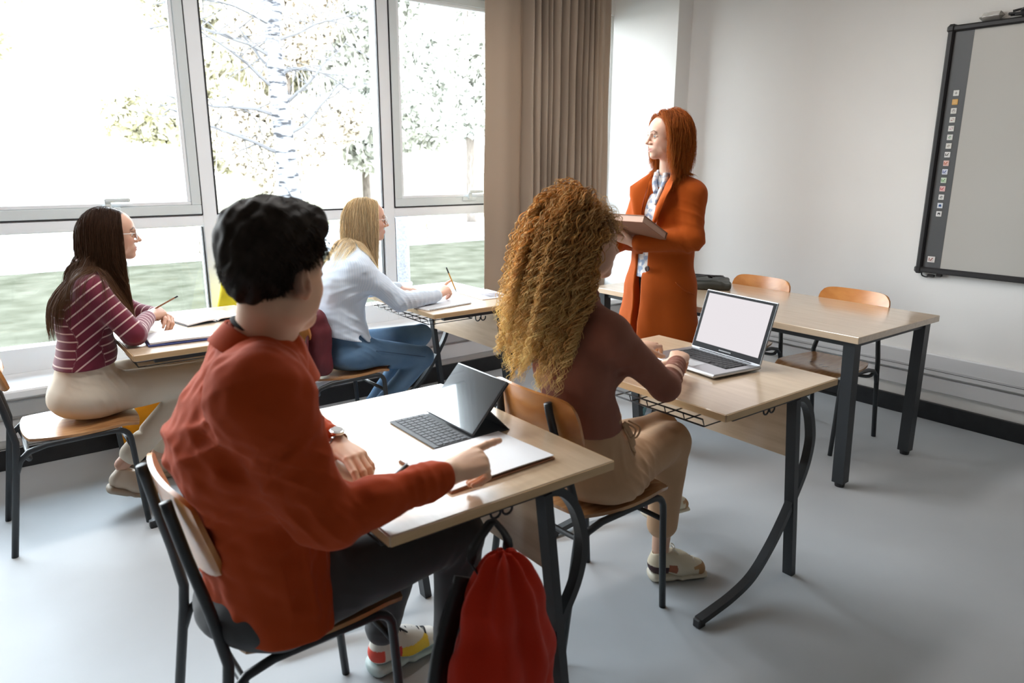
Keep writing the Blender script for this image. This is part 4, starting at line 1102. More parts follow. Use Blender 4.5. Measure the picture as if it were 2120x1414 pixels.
# stand collar
nb = V3(J['nk'])+V3(.0, -.002, .012); ax_ = unit(V3(J['hd'])-V3(J['nk']))
Bc = basis((1, .2, -.10), ax_)
def ring_op(S, ctr, Bc, r0, r1, h0, h1, th, op='u', k=.008):
    pts = []
    for i in range(15):
        a = math.radians(35+290*i/14); z = h0+(h1-h0)*0.5
        pts.append((ctr+Bc@V3(r0*math.cos(a), r0*math.sin(a), h0), ctr+Bc@V3(r1*math.cos(a), r1*math.sin(a), h1+.012*(-math.cos(a)))))
    for (a0, a1), (b0, b1) in zip(pts[:-1], pts[1:]):
        for t in (0, .33, .66, 1): S.cone(a0*(1-t)+a1*t, b0*(1-t)+b1*t, th, th, k, op)
osh = S.build('overshirt', m_rust, pm, .0045)
def colf(u, v):
    a = math.radians(28+304*u); fr = (0.5-0.5*math.cos(2*math.pi*u))   # 0 at the front, 1 at the nape
    r_ = .080+.006*math.sin(v*math.pi)-.010*v+.004*(1-fr); h_ = -.020-.030*(1-fr)+(.052+.010*fr)*v
    return Vector(nb+Bc@V3(r_*math.cos(a)*1.02, r_*math.sin(a), h_))
grid_solid(colf, 40, 6, .006, 'collar', m_rust, osh)
def colf2(u, v):
    a = math.radians(24+312*u); fr = (0.5-0.5*math.cos(2*math.pi*u))
    r_ = .078+.026*v+.012*(1-fr)*v; h_ = .034-.030*(1-fr)+.010*fr-(.040+.022*(1-fr))*v
    return Vector(nb+Bc@V3(r_*math.cos(a)*1.02, r_*math.sin(a), h_))
grid_solid(colf2, 40, 5, .005, 'collar', m_rust, osh)
# inner dark tee collar
mb = MB(); mb.tube([Vector(nb+Bc@V3(.066*math.cos(a), .066*math.sin(a), .030-.020*math.cos(a))) for a in np.linspace(0, 2*math.pi, 25)[:-1]], .006, 8, closed=True)
mb.build('undershirt_collar', mat('black_knit', (.015, .012, .012), .8), pm, smooth=True)
# trousers
m_gtr = mat('dark_grey_trousers', (.060, .060, .062), .85, var=.1, vscale=6, sheen=.2, bump=.2, bscale=400)
S = Sdf(); S.eseg(J['pel'], (.455, 1.52, .66), (.170, .120), (.155, .115), lp, .04); S.ell((.45, 1.53, .525), (.155, .185, .078), None, .04)
for s in 'RL':
    S.cone(J['hip'+s], J['kn'+s], .092, .066, .05); S.cone(J['kn'+s], V3(J['an'+s])+V3(0, 0, .02), .066, .052, .02)
fr1 = Fold(23, .12); S.everywhere(lambda X, Y, Z: .004*fr1(X, Y, Z))
for s in 'RL': wrinkles(S, V3(J['kn'+s])+V3(-.04, 0, -.05), (.7, 0, -.7), .005, .035, .09, .3, 11); wrinkles(S, V3(J['hip'+s])+V3(.08, 0, .05), (1, 0, .5), .006, .04, .11, .6, 12); wrinkles(S, V3(J['an'+s])+V3(0, 0, .08), (0, 0, 1), .004, .03, .08, .3, 13)
S.rbox((.45, 1.54, .40), (.24, .4, .062), .0, None, .015, 's')
S.build('trousers', m_gtr, pm, .0055)
# hair: faded sides with a mop of wavy hair on top
S = Sdf(); P = lambda x, y, z: c+B@(V3(x, y, z)*1.03)
S.ell(P(-.022, 0, .036), V3(.101, .081, .091)*1.03, B, .01); S.ell(P(-.018, 0, .080), V3(.106, .083, .074), B, .03); S.ell(P(.045, -.010, .098), V3(.060, .066, .044), B, .03)
S.ell(P(-.080, 0, .004), V3(.024, .046, .052), B, .02)
hf_ = Fold(31, .042); S.everywhere(lambda X, Y, Z: .0055*hf_(X, Y, Z))
S.plane(P(.072, 0, .05), unit(B@V3(1, 0, -.55)), .01); S.plane(P(-.02, 0, -.030), unit(B@V3(.55, 0, -1)), .012)
for y in (-1, 1): S.ell(P(.026, .090*y, -.018), V3(.052, .032, .058), B, .008, 's')
S.ell(P(.10, 0, -.01), V3(.06, .09, .06), B, .01, 's')
hb = S.build('hair', m_hair, pm, .004, col=lambda V: np.clip(np.tile(np.array([.034, .022, .016]), (len(V), 1))*(1+.4*Fold(5, .02)(*V.T)[:, None]), 0, 1))
def mtop(x, y, z): return ((z > .055) & (x < .075)) | ((z > .035) & (x < -.02))
W, Lc, nd = scalp_points(2600, c, B, mtop, r=(.104, .086, .106), o=(-.018, 0, .042), s=1.03, seed=41)
g = np.random.default_rng(42); N = len(W)
cl = g.integers(0, 220, N); cd_ = g.normal(size=(220, 3))
d = nd*.12+(B@V3(.85, -.40, .02))[None]+cd_[cl]*.34; d -= nd*np.maximum(0, (d*nd).sum(1)-.30)[:, None]
d /= np.linalg.norm(d, axis=1)[:, None]
Lh = .022+.034*np.clip((Lc[:, 2]-.03)/.08, 0, 1)*(.7+.5*g.random(N))
T = sim_strands(W-nd*.012, d, Lh+.012, 12, [], .10, np.zeros(N))
t = np.linspace(0, 1, 13); ph = g.random(220)[cl]*6.28; u1 = np.cross(nd, cd_[cl]); u1 /= np.linalg.norm(u1, axis=1)[:, None]
T = T+u1[:, None]*(.007*np.sin(ph[:, None]+t[None]*6.5)*t[None])[:, :, None]+nd[:, None]*(.005*np.cos(ph[:, None]+t[None]*6.5)*t[None])[:, :, None]
strand_mesh('hair_locks', T, np.full(N, .0013), m_hair, hb, haircol((.028, .017, .011), (.075, .045, .028)), 43)
# short faded hair on sides and nape
def mside(x, y, z): return (z < .04) & (z > -.062-.35*np.minimum(0, x+.06)*0) & (x < .028-.0*z) & ~((np.abs(y) > .058) & (z < .030) & (x > -.035)) & ((z > -.025) | (x < -.055))
W, Lc, nd = scalp_points(3800, c, B, mside, r=(.097, .0775, .088), o=(-.018, 0, .032), s=1.03, seed=44); N = len(W); g = np.random.default_rng(45)
d = nd*.35+np.array([0, 0, -1.0])+g.normal(size=(N, 3))*.25
T = sim_strands(W-nd*.002, d, .010+.010*np.clip((Lc[:, 2]+.05)/.09, 0, 1), 4, [], .05, np.zeros(N))
strand_mesh('hair_fade', T, np.full(N, .0007), m_hair, hb, haircol((.018, .012, .009), (.040, .026, .018)), 46)
# ring, watch
m_steel = mat('brushed_steel', (.72, .72, .70), .22, metal=1.0, bump=.1, bscale=300)
wr = V3(J['wrL']); wd = unit(V3(J['wrL'])-V3(J['elL'])); Bw = basis(wd, (0, 0, 1)); cw_ = wr-wd*.004
w_ = MB()
for i in range(18):
    a = 2*math.pi*i/18; pos = cw_+Bw@V3(0, .034*math.cos(a), .0285*math.sin(a))
    M3 = Matrix([[float(x) for x in r_] for r_ in Bw]) @ Matrix.Rotation(a, 3, 'X')
    w_.box(pos, (.019, .0035, .0098), M=M3, bev=.0015)
wa = w_.build('watch', m_steel, pm, label='steel link wristwatch')
MW = Matrix.Translation(Vector(cw_+Bw@V3(0, 0, .031))) @ Matrix([[float(Bw[i, 1]), float(Bw[i, 0]), float(Bw[i, 2]), 0] for i in range(3)]+[[0, 0, 0, 1]])
MB().lathe([(.017, -.003), (.0195, 0), (.0195, .006), (.016, .008)], M=MW, n=28).build('watch_case', m_steel, wa, smooth='auto')
MB().lathe([(.0155, .0078), (.0155, .0088)], M=MW, n=28).build('watch_face', mat('watch_dial', (.55, .56, .55), .15), wa)
# ring on the folded middle finger
# shoes
def ucol_m(x, y, z):
    C = np.tile(np.array([.66, .62, .54]), (len(x), 1))
    def put(m, k): C[m] = k
    put((x > .10) & (x < .19) & (np.abs(y) > .018) & (z < .045) & (z > .01), (.75, .50, .03)); put((x < .05) & (z > .012) & (z < .05), (.70, .07, .04))
    put((x > .075) & (x < .10) & (z > .012) & (z < .05), (.55, .04, .04)); put((x < .235) & (z < .008), (.30, .40, .40)); put((x > .10) & (np.abs(y) < .017) & (z > .02), (.70, .67, .62)); return C
m_sole = mat('pale_green_rubber', (.50, .60, .58), .5); m_blk_lace = mat('black_laces', (.02, .02, .022), .7)
shoe(pm, (.785, 1.745, .0), (1, -.03, 0), (0, 0, 1), .285, ucol_m, m_sole, m_shoe, m_blk_lace, th=.034, chunky=.25)
shoe(pm, (.862, 1.475, .0), (1, -.05, 0), (0, 0, 1), .285, ucol_m, m_sole, m_shoe, m_blk_lace, th=.034, chunky=.25)
# ---------------- person with curly blonde hair at the laptop
J = dict(pel=(1.525, 1.57, .56), wai=(1.485, 1.565, .72), che=(1.440, 1.565, .90), nk=(1.475, 1.59, 1.085), hd=(1.514, 1.603, 1.262), hf=(.968, -.25, .03), hu=(-.02, 0, 1),
         shR=(1.462, 1.440, 1.020), shL=(1.50, 1.735, 1.015), elR=(1.668, 1.395, .832), wrR=(1.880, 1.524, .848), elL=(1.72, 1.81, .84), wrL=(1.930, 1.742, .840),
         hipR=(1.56, 1.50, .54), hipL=(1.56, 1.65, .54), knR=(1.900, 1.550, .550), knL=(1.95, 1.645, .550), anR=(1.900, 1.570, .12), anL=(2.03, 1.72, .24))
pc = thing('person', 'seated person with long curly blonde hair and brown sweater, typing on the laptop', 'person', (0, 0, 0))
Sh, c, B = neck_head(J, False, 0, .97)
St = Sdf(); torso_ops(St, J, True, -.012); limb_ops(St, J, None, True)
SR = Sdf(); SR.cone(V3(J['elR'])*.3+V3(J['wrR'])*.7, J['wrR'], .026, .0235, .01)
hand_ops(SR, J['wrR'], (.80, .58, .10), (-.1, -.15, 1), 1, [(48, 42, 20), (52, 45, 22), (58, 48, 22), (62, 50, 22)], thumb=((.55, .7, -.5), (.9, .2, -.4), (.95, 0, -.3)), sc=.94)
SL = Sdf(); SL.cone(V3(J['elL'])*.3+V3(J['wrL'])*.7, J['wrL'], .026, .0235, .01)
hand_ops(SL, J['wrL'], (.93, .30, .04), (.05, -.15, 1), -1, [(12, 40, 25), (14, 42, 26), (16, 44, 26), (20, 44, 24)], sc=.94)
skin = (.66, .40, .28)
multi_build('body', m_skin, pc, [(Sh, .003), (St, .0065), (SR, .0024), (SL, .0024)], col=skin_col(c, B, .97, skin, (.55, .22, .18), (.14, .07, .03), (.10, .05, .02), lambda x, y, z: sstep(.02, .05, z-.4*x)*.9))
eyes(pc, c, B, .97, (.10, .12, .06))
m_brown = mat('brown_ribbed_knit', (.27, .105, .070), .9, sheen=.08, var=.08, vscale=4, bump=.4, bscale=300, stretch=(6, 6, .6))
S = Sdf(); lat, lp = torso_ops(S, J, True, .004, .05)
for s in 'RL':
    S.cone(J['sh'+s], J['el'+s], .056, .043, .035); S.cone(J['el'+s], V3(J['el'+s])*.16+V3(J['wr'+s])*.84, .044, .029, .02)
    S.cone(V3(J['el'+s])*.32+V3(J['wr'+s])*.68, V3(J['el'+s])*.12+V3(J['wr'+s])*.88, .031, .030, .004)
for y in (-.055, .055): S.ell(V3(J['che'])+V3(.095, y+.0, -.005), (.055, .058, .058), None, .04)
f1 = Fold(51, .14); f2 = Fold(52, .05); S.everywhere(lambda X, Y, Z: .0025*f1(X, Y, Z)+.0010*f2(X, Y, Z))
wrinkles(S, V3(J['elR'])*.65+V3(J['wrR'])*.35, V3(J['wrR'])-V3(J['elR']), .005, .045, .08, .3, 1); wrinkles(S, V3(J['elR'])*.25+V3(J['wrR'])*.75, V3(J['wrR'])-V3(J['elR']), .004, .030, .06, .2, 2)
wrinkles(S, (1.50, 1.47, .93), (.6, .1, -1), .004, .05, .10, .4, 3); wrinkles(S, (1.47, 1.55, .76), (.1, 0, 1), .003, .05, .12, .3, 4)
nb = V3(J['nk'])+V3(.004, 0, .006); Bc = basis((1, 0, 0), unit(V3(J['hd'])-V3(J['nk'])))
ring_op(S, nb, Bc, .060, .052, -.01, .050, .006)
S.plane((1.49, 1.56, .712), (.12, .1, -1), .004)
S.build('sweater', m_brown, pc, .0042)
m_tan = mat('tan_cotton_trousers', (.56, .35, .205), .85, var=.06, vscale=5, sheen=.1, bump=.2, bscale=400)
S = Sdf(); S.eseg(J['pel'], (1.485, 1.565, .735), (.172, .115), (.122, .090), lp, .04); S.ell((1.535, 1.57, .53), (.145, .178, .080), None, .04)
S.cone(J['hipR'], J['knR'], .094, .066, .05); S.cone(J['knR'], V3(J['anR'])+V3(0, 0, .10), .066, .056, .02)
S.cone(J['hipL'], J['knL'], .092, .066, .03); S.cone(J['knL'], V3(J['anL'])+V3(-.005, -.005, .10), .064, .054, .02)
fr1 = Fold(61, .13); S.everywhere(lambda X, Y, Z: .004*fr1(X, Y, Z))
wrinkles(S, (1.58, 1.47, .62), (1, -.2, .8), .007, .045, .12, .5, 5); wrinkles(S, V3(J['knR'])+V3(-.05, 0, -.06), (.7, 0, -.7), .005, .04, .10, .3, 6); wrinkles(S, (1.62, 1.45, .52), (1, 0, .2), .006, .05, .12, .8, 7)
wrinkles(S, (1.50, 1.52, .70), (.2, 1, .1), .004, .028, .10, .2, 8)
S.plane((1.49, 1.56, .742), (.10, .1, 1), .004)
S.rbox((1.50, 1.57, .40), (.23, .4, .062), .0, None, .015, 's')
tq = S.build('trousers', m_tan, pc, .0048)
mb = MB(); m_belt = mat('brown_belt', (.10, .045, .025), .5)
bl = [Vector((1.487+.098*math.cos(a)*1.02, 1.565+.128*math.sin(a), .722+.012*math.cos(a))) for a in np.linspace(0, 2*math.pi, 33)[:-1]]
mb.tube(bl, 0, rect=(.006, .026), closed=True); mb.build('waistband', m_tan, tq, smooth=True)
mb = MB(); mb.tube(smooth_path([(1.545, 1.452, .725), (1.560, 1.436, .69), (1.575, 1.432, .64), (1.57, 1.440, .60)], 5), 0, rect=(.005, .022), upv=(0, 0, 1))
for dx in (0, .02): mb.tube(smooth_path([(1.548+dx, 1.450, .728), (1.578+dx, 1.428, .705), (1.560+dx, 1.430, .675), (1.542+dx, 1.445, .71)], 5), .0035, 6)
mb.build('belt_tie', m_tan, tq, smooth=True)
def ucol_c(x, y, z):
    C = np.tile(np.array([.70, .62, .47]), (len(x), 1))
    def put(m, k): C[m] = k
    put((x > .205-.02*(z > .02)) & (z < .030), (.45, .25, .11)); put((x < .085) & (z < .035) & (z > .0), (.045, .015, .02)); put((x > .085) & (x < .115) & (z > .012) & (z < .045) & (np.abs(y) > .02), (.30, .09, .04)); put((x < .04) & (z > .04), (.66, .56, .40)); return C
m_csole = mat('cream_rubber', (.70, .63, .50), .5)
shoe(pc, (1.852, 1.598, 0), (.85, -.53, 0), (0, 0, 1), .255, ucol_c, m_csole, m_shoe, m_lace, th=.030)
shoe(pc, (1.975, 1.735, .150), (.985, -.12, -.10), (.10, 0, 1), .255, ucol_c, m_csole, m_shoe, m_lace, th=.028)
# curls
N = 3400; s = .97
def cmask(x, y, z): return (z > -.050) & (x < .050-.8*np.maximum(0, .06-z)) & ~((z < .030) & (x > -.015))
W, Lc, nd = scalp_points(N, c, B, cmask, s=s, seed=71); g = np.random.default_rng(72)
d = nd*.90+(B@V3(-.50, 0, -.12))[None]; d += g.normal(size=d.shape)*.22
infl = .080*g.random(N)**.75*(1-.80*sstep(-.02, .05, Lc[:, 0]))
Ln = (.27+.14*g.random(N))*(1-.35*np.clip((Lc[:, 0]-.02)/.05, 0, 1))
cols_ = [('e', c+B@(V3(.100, 0, -.03)*s), V3(.100, .112, .14)*s, B), ('e', c+B@(V3(-.025, 0, .022)*s), V3(.094, .080, .088)*s, B), ('e', c+B@(V3(.010, 0, -.035)*s), V3(.075, .068, .085)*s, B), ('c', V3(J['shR']), V3(J['shL']), .062), ('c', V3(J['che']), V3(J['nk']), .105)]
T = sim_strands(W-nd*.004, d, Ln, 54, cols_, .20, infl, pull=lambda P, t: np.clip(((P-c)@B[:, 0])/.06+.75, 0, 1)[:, None]*(B@V3(-.34, 0, 0))[None]-(B@V3(.045, 0, 0))[None])
n_c = 190; clid = g.integers(0, n_c, N)
# pull strands of a clump together and wind them
base = T.copy()
cen = np.zeros((n_c,)+T.shape[1:]);
near = np.argmin(((W[:, None, :]-W[None, :n_c, :])**2).sum(2), 1); clid = near
lead = T[:n_c]; t = np.linspace(0, 1, T.shape[1])
mixw = (.82*np.minimum(1, t*2.2))[None, :, None]
T = T*(1-mixw)+(lead[clid]+(W-W[:n_c][clid])[:, None]*.35)*mixw
T[:n_c] = base[:n_c]
tan = np.gradient(T, axis=1); tan /= np.linalg.norm(tan, axis=2)[:, :, None]+1e-9
A = np.cross(tan, np.array([.3, .9, .1])); A /= np.linalg.norm(A, axis=2)[:, :, None]; Bn = np.cross(tan, A)
ph = (g.random(n_c)*6.28)[clid]+g.normal(size=N)*.8; fr = (6.5+4*g.random(n_c))[clid]*(Ln/.38); rad = (.0055+.0050*g.random(n_c))[clid]*(.8+.4*g.random(N))
an = ph[:, None]+2*math.pi*fr[:, None]*t[None]; rr_ = rad[:, None]*np.minimum(1, t*3.0)[None]
T = T+A*(np.cos(an)*rr_)[:, :, None]+Bn*(np.sin(an)*rr_)[:, :, None]
T += (np.cumsum(g.normal(size=T.shape)*.0006, axis=1))
strand_mesh('hair', T, .00135*(.5+.9*g.random(N)), m_hair, pc, haircol((.32, .13, .035), (.98, .56, .18), tip=(1.0, .78, .38), var=.3), 73)
def fmask(x, y, z): return (z > .040) & (x > .0) & (x < .066-.35*np.maximum(0, .075-z))
W, Lc, nd = scalp_points(420, c, B, fmask, s=s, seed=75); N = 420
d = nd*.8+(B@V3(-.15, 0, .1))[None]+g.normal(size=(N, 3))*.35; Ln = .045+.035*g.random(N)
T = sim_strands(W-nd*.003, d, Ln, 26, cols_[1:], .10, np.zeros(N)); t = np.linspace(0, 1, 27)
tan = np.gradient(T, axis=1); tan /= np.linalg.norm(tan, axis=2)[:, :, None]+1e-9; A = np.cross(tan, np.array([.3, .9, .1])); A /= np.linalg.norm(A, axis=2)[:, :, None]; Bn = np.cross(tan, A)
ph = g.random(N)*6.28; an = ph[:, None]+2*math.pi*(Ln/.040)[:, None]*t[None]; rr_ = (.006+.004*g.random(N))[:, None]*np.minimum(1, t*2)[None]
T = T+A*(np.cos(an)*rr_)[:, :, None]+Bn*(np.sin(an)*rr_)[:, :, None]
strand_mesh('hair_front', T, .0012*(.5+.9*g.random(N)), m_hair, pc, haircol((.16, .07, .025), (.55, .30, .11), tip=(.85, .6, .3), var=.3), 76)
# ---------------- person in the light blue shirt
J = dict(pel=(1.535, 3.43, .56), wai=(1.505, 3.43, .71), che=(1.535, 3.42, .90), nk=(1.600, 3.44, 1.055), hd=(1.698, 3.455, 1.212), hf=(.96, -.28, .01), hu=(.04, 0, 1),
         shR=(1.560, 3.295, .985), shL=(1.615, 3.590, .985), elR=(1.755, 3.235, .812), wrR=(2.015, 3.285, .806), elL=(1.82, 3.72, .81), wrL=(1.985, 3.660, .795),
         hipR=(1.58, 3.36, .535), hipL=(1.58, 3.51, .535), knR=(1.945, 3.345, .462), knL=(2.075, 3.580, .525), anR=(1.60, 3.36, .15), anL=(1.73, 3.56, .17))
pb = thing('person', 'seated person with straight blonde hair, glasses and light blue shirt, holding a pencil', 'person', (0, 0, 0))
Sh, c, B = neck_head(J, False, 1.0, .97)
St = Sdf(); torso_ops(St, J, True, -.012); limb_ops(St, J, None, True)
SR = Sdf(); SR.cone(V3(J['elR'])*.3+V3(J['wrR'])*.7, J['wrR'], .026, .0235, .01)
hand_ops(SR, J['wrR'], (.86, .27, .40), (-.38, -.38, .85), 1, [(5, 8, 5), (55, 60, 30), (62, 68, 35), (68, 70, 35)], thumb=((.7, .45, -.45), (.92, -.05, -.35), (.9, -.3, -.2)), sc=.94)
SL = Sdf(); SL.cone(V3(J['elL'])*.3+V3(J['wrL'])*.7, J['wrL'], .026, .0235, .01)
hand_ops(SL, J['wrL'], (.65, -.75, -.02), (0, 0, 1), -1, [(15, 25, 15)]*4, sc=.92)
skin = (.72, .44, .33)
multi_build('body', m_skin, pb, [(Sh, .003), (St, .0065), (SR, .0024), (SL, .003)], col=skin_col(c, B, .97, skin, (.60, .14, .13), (.25, .14, .07), (.42, .28, .15), lambda x, y, z: sstep(.055, .066, z-.5*x)*.9))
eyes(pb, c, B, .97, (.12, .18, .20)); glasses(pb, c, B, .97)
MB().tube([Vector(c+B@(V3(.0945, y, -.0645)*.97)) for y in (-.014, 0, .014)], .0028, 6).build('teeth', mat('teeth', (.85, .82, .78), .3), pb, smooth=True)
m_bshirt = stripe_mat('light_blue_striped_shirt', (.60, .70, .83), (.67, .755, .87), .0085, .5, 'Lane')
S = Sdf(); lat, lp = torso_ops(S, J, True, .020, .06)
S.eseg((1.52, 3.43, .58), (1.505, 3.43, .72), (.175, .125), (.148, .118), lp, .03)
for s in 'RL':
    S.cone(J['sh'+s], J['el'+s], .064, .052, .045); S.cone(J['el'+s], V3(J['el'+s])*.12+V3(J['wr'+s])*.88, .053, .036, .02)
    S.cone(V3(J['el'+s])*.30+V3(J['wr'+s])*.70, V3(J['el'+s])*.06+V3(J['wr'+s])*.94, .036, .035, .004)
f1 = Fold(81, .13); f2 = Fold(82, .05); S.everywhere(lambda X, Y, Z: .0055*f1(X, Y, Z)+.002*f2(X, Y, Z))
wrinkles(S, J['elR'], V3(J['wrR'])-V3(J['elR']), .005, .035, .10, .4, 1); wrinkles(S, (1.55, 3.31, .88), (.9, 0, -.7), .006, .06, .13, .5, 2); wrinkles(S, (1.50, 3.33, .68), (.3, 0, 1), .006, .06, .13, .6, 3); wrinkles(S, V3(J['elR'])*.4+V3(J['wrR'])*.6, V3(J['wrR'])-V3(J['elR']), .004, .03, .08, .3, 4)
S.plane((1.52, 3.43, .625), (-.25, 0, -1), .006); S.rbox((1.56, 3.31, .60), (.028, .05, .045), .01, basis((1, 0, .9), (0, 1, 0)), .008, 's')
nb = V3(J['nk'])+V3(.004, 0, .004); Bc = basis((1, 0, 0), unit(V3(J['hd'])-V3(J['nk']))); ring_op(S, nb, Bc, .066, .062, -.01, .032, .005)
pR = [J['shR'], J['elR'], J['wrR']]; pL = [J['shL'], J['elL'], J['wrL']]
def lane(V):
    (s1, d1), (s2, d2) = pathcoord(pR)(V), pathcoord(pL)(V); a = np.arctan2(V[:, 1]-3.43, V[:, 0]-1.52)*.15
    w1 = (d1 < .062); w2 = (d2 < .062); el = V3(J['elR']); ax = unit(V3(J['wrR'])-el)
    o = a.copy(); o[w1] = np.arctan2(V[w1, 2]-np.interp(s1[w1], [0, .27, .54], [1.0, .81, .81]), V[w1, 1]-3.26)*.05; o[w2] = (V[w2, 1])*1.0; return o
SCOL = sdf_collider(S)
S.build('shirt', m_bshirt, pb, .0045, attrs={'Lane': lane})
m_jean = mat('blue_denim', (.085, .165, .28), .85, col2=(.14, .24, .37), vscale=7, bump=.4, bscale=600, ramp=(.3, .75))
S = Sdf(); S.eseg(J['pel'], (1.505, 3.43, .70), (.168, .112), (.128, .095), lp, .04); S.ell((1.53, 3.43, .53), (.135, .172, .080), None, .04)
for s in 'RL': S.cone(J['hip'+s], J['kn'+s], .088, .060, .05); S.cone(J['kn'+s], J['an'+s], .060, .044, .015)
fr1 = Fold(91, .12); S.everywhere(lambda X, Y, Z: .0022*fr1(X, Y, Z))
wrinkles(S, V3(J['knR'])+V3(-.06, 0, -.02), (.3, 0, -1), .005, .022, .07, .9, 5); wrinkles(S, (1.60, 3.33, .58), (1, 0, .7), .004, .03, .09, .5, 6)
S.rbox((1.45, 3.43, .40), (.27, .3, .062), .0, None, .01, 's')
jn = S.build('jeans', m_jean, pb, .0045)
mb = MB()
def surf(p, q, rr, ang, n=18, r1=None):
    p, q = V3(p), V3(q); ax = unit(q-p); u = unit(np.cross(ax, (0, 0, 1))); v = np.cross(u, ax); return [Vector(p+(q-p)*t+(u*math.cos(ang)+v*math.sin(ang))*(rr+(r1-rr)*t)) for t in np.linspace(0, 1, n)]
mb.tube(surf(V3(J['hipR'])+V3(.05, 0, .01), J['knR'], .0885, math.radians(10), r1=.0605), .0016, 5)
mb.build('seam', mat('dark_denim_thread', (.04, .07, .12), .9), jn)
m_boot = mat('white_trainer', (.75, .74, .72), .6)
shoe(pb, (1.56, 3.36, .07), (.90, 0, -.42), (.42, 0, .90), .245, lambda x, y, z: np.tile([.7, .7, .68], (len(x), 1)), m_csole, m_shoe, m_lace, th=.022)
shoe(pb, (1.69, 3.56, .07), (.90, 0, -.42), (.42, 0, .90), .245, lambda x, y, z: np.tile([.7, .7, .68], (len(x), 1)), m_csole, m_shoe, m_lace, th=.022)
tz = V3(J['nk'])*.92+V3(J['che'])*.08
cb = [SCOL]
long_hair('hair', pb, c, B, .97, 5200, .36, haircol((.55, .38, .18), (.93, .75, .47), tip=(.98, .84, .60), var=.28), part_y=.01, colliders=cb, thick=.014, seed=101, width=.00078, wave=.004, back=.2, grav=.32, split=((1.605, 3.44, 1.0), (1, 0, 0), .16))
# ---------------- person in the striped top
J = dict(pel=(.335, 3.43, .56), wai=(.365, 3.43, .71), che=(.375, 3.42, .90), nk=(.430, 3.44, 1.045), hd=(.515, 3.452, 1.205), hf=(.985, -.17, 0), hu=(.03, 0, 1),
         shR=(.392, 3.29, .995), shL=(.430, 3.585, .99), elR=(.520, 3.235, .815), wrR=(.622, 3.450, .838), elL=(.60, 3.72, .82), wrL=(.690, 3.570, .815),
         hipR=(.38, 3.355, .545), hipL=(.38, 3.51, .545), knR=(.80, 3.36, .555), knL=(.83, 3.55, .57), anR=(.435, 3.40, .200), anL=(.62, 3.62, .13))
ps = thing('person', 'seated person with long dark hair, glasses and striped burgundy top', 'person', (0, 0, 0))
Sh, c, B = neck_head(J, False, 0, .97)
St = Sdf(); torso_ops(St, J, True, -.012); limb_ops(St, J, None, True)
SR = Sdf(); SR.cone(V3(J['elR'])*.3+V3(J['wrR'])*.7, J['wrR'], .026, .0235, .01)
hand_ops(SR, J['wrR'], (.72, .55, .12), (-.1, -.55, .85), 1, [(30, 45, 25), (40, 50, 25), (45, 55, 28), (50, 55, 28)], thumb=((.7, .5, -.4), (.9, .1, -.3), (.95, 0, -.2)), sc=.94)
SL = Sdf(); SL.cone(V3(J['elL'])*.3+V3(J['wrL'])*.7, J['wrL'], .026, .0235, .01)
hand_ops(SL, J['wrL'], (.25, -.95, .05), (.5, .1, .85), -1, [(25, 35, 20), (35, 40, 22), (40, 45, 22), (45, 45, 22)], sc=.94)
skin = (.62, .37, .27)
multi_build('body', m_skin, ps, [(Sh, .003), (St, .0065), (SR, .0026), (SL, .003)], col=skin_col(c, B, .97, skin, (.50, .20, .19), (.06, .035, .025), (.05, .03, .02), lambda x, y, z: sstep(.055, .066, z-.5*x)*.9))
eyes(ps, c, B, .97, (.10, .06, .03)); glasses(ps, c, B, .97)
m_strip = stripe_mat('burgundy_cream_stripe_knit', (.155, .018, .040), (.66, .48, .44), .0345, .17, 'Band')
S = Sdf(); lat, lp = torso_ops(S, J, True, .008, .05)
S.eseg((.345, 3.43, .64), (.365, 3.43, .72), (.152, .112), (.130, .100), lp, .03)
for s in 'RL':
    S.cone(J['sh'+s], J['el'+s], .058, .046, .035); S.cone(J['el'+s], V3(J['el'+s])*.12+V3(J['wr'+s])*.88, .046, .033, .02)
for y in (-.05, .05): S.ell(V3(J['che'])+V3(.095, y, -.01), (.055, .055, .056), None, .04)
f1 = Fold(111, .13); f2 = Fold(112, .05); S.everywhere(lambda X, Y, Z: .003*f1(X, Y, Z)+.001*f2(X, Y, Z))
wrinkles(S, (.40, 3.32, .74), (.2, 0, 1), .004, .05, .10, .5, 1); wrinkles(S, J['elR'], V3(J['wrR'])-V3(J['elR']), .004, .035, .08, .3, 2)
S.plane((0, 0, .655), (.05, 0, -1), .004)
nb = V3(J['nk'])+V3(.006, 0, .004); Bc = basis((1, 0, 0), unit(V3(J['hd'])-V3(J['nk']))); ring_op(S, nb, Bc, .060, .058, -.01, .045, .006)
pR = [V3(J['shR']), V3(J['elR']), V3(J['wrR'])]; pL = [V3(J['shL']), V3(J['elL']), V3(J['wrL'])]
def band(V):
    (s1, d1), (s2, d2) = pathcoord(pR)(V), pathcoord(pL)(V); o = V[:, 2]*1.0-.06*(V[:, 0]-.37)
    w1 = ((d1 < .072) & (s1 > .06)) | (V[:, 1] < J['shR'][1]+.012); w2 = ((d2 < .072) & (s2 > .06)) | (V[:, 1] > J['shL'][1]-.012); o[w1] = -s1[w1]+1.0; o[w2] = -s2[w2]+1.0; return o
SCOL = sdf_collider(S)
S.build('striped_top', m_strip, ps, .0045, attrs={'Band': band})
m_cream = mat('cream_cotton_trousers', (.66, .58, .47), .85, var=.04, vscale=5, bump=.2, bscale=500)
S = Sdf(); S.eseg(J['pel'], (.362, 3.43, .70), (.168, .122), (.132, .100), lp, .04); S.ell((.335, 3.43, .53), (.140, .172, .082), None, .04)
for s in 'RL': S.cone(J['hip'+s], J['kn'+s], .092, .068, .05); S.cone(J['kn'+s], V3(J['an'+s])*.88+V3(J['kn'+s])*.12, .066, .050, .02)
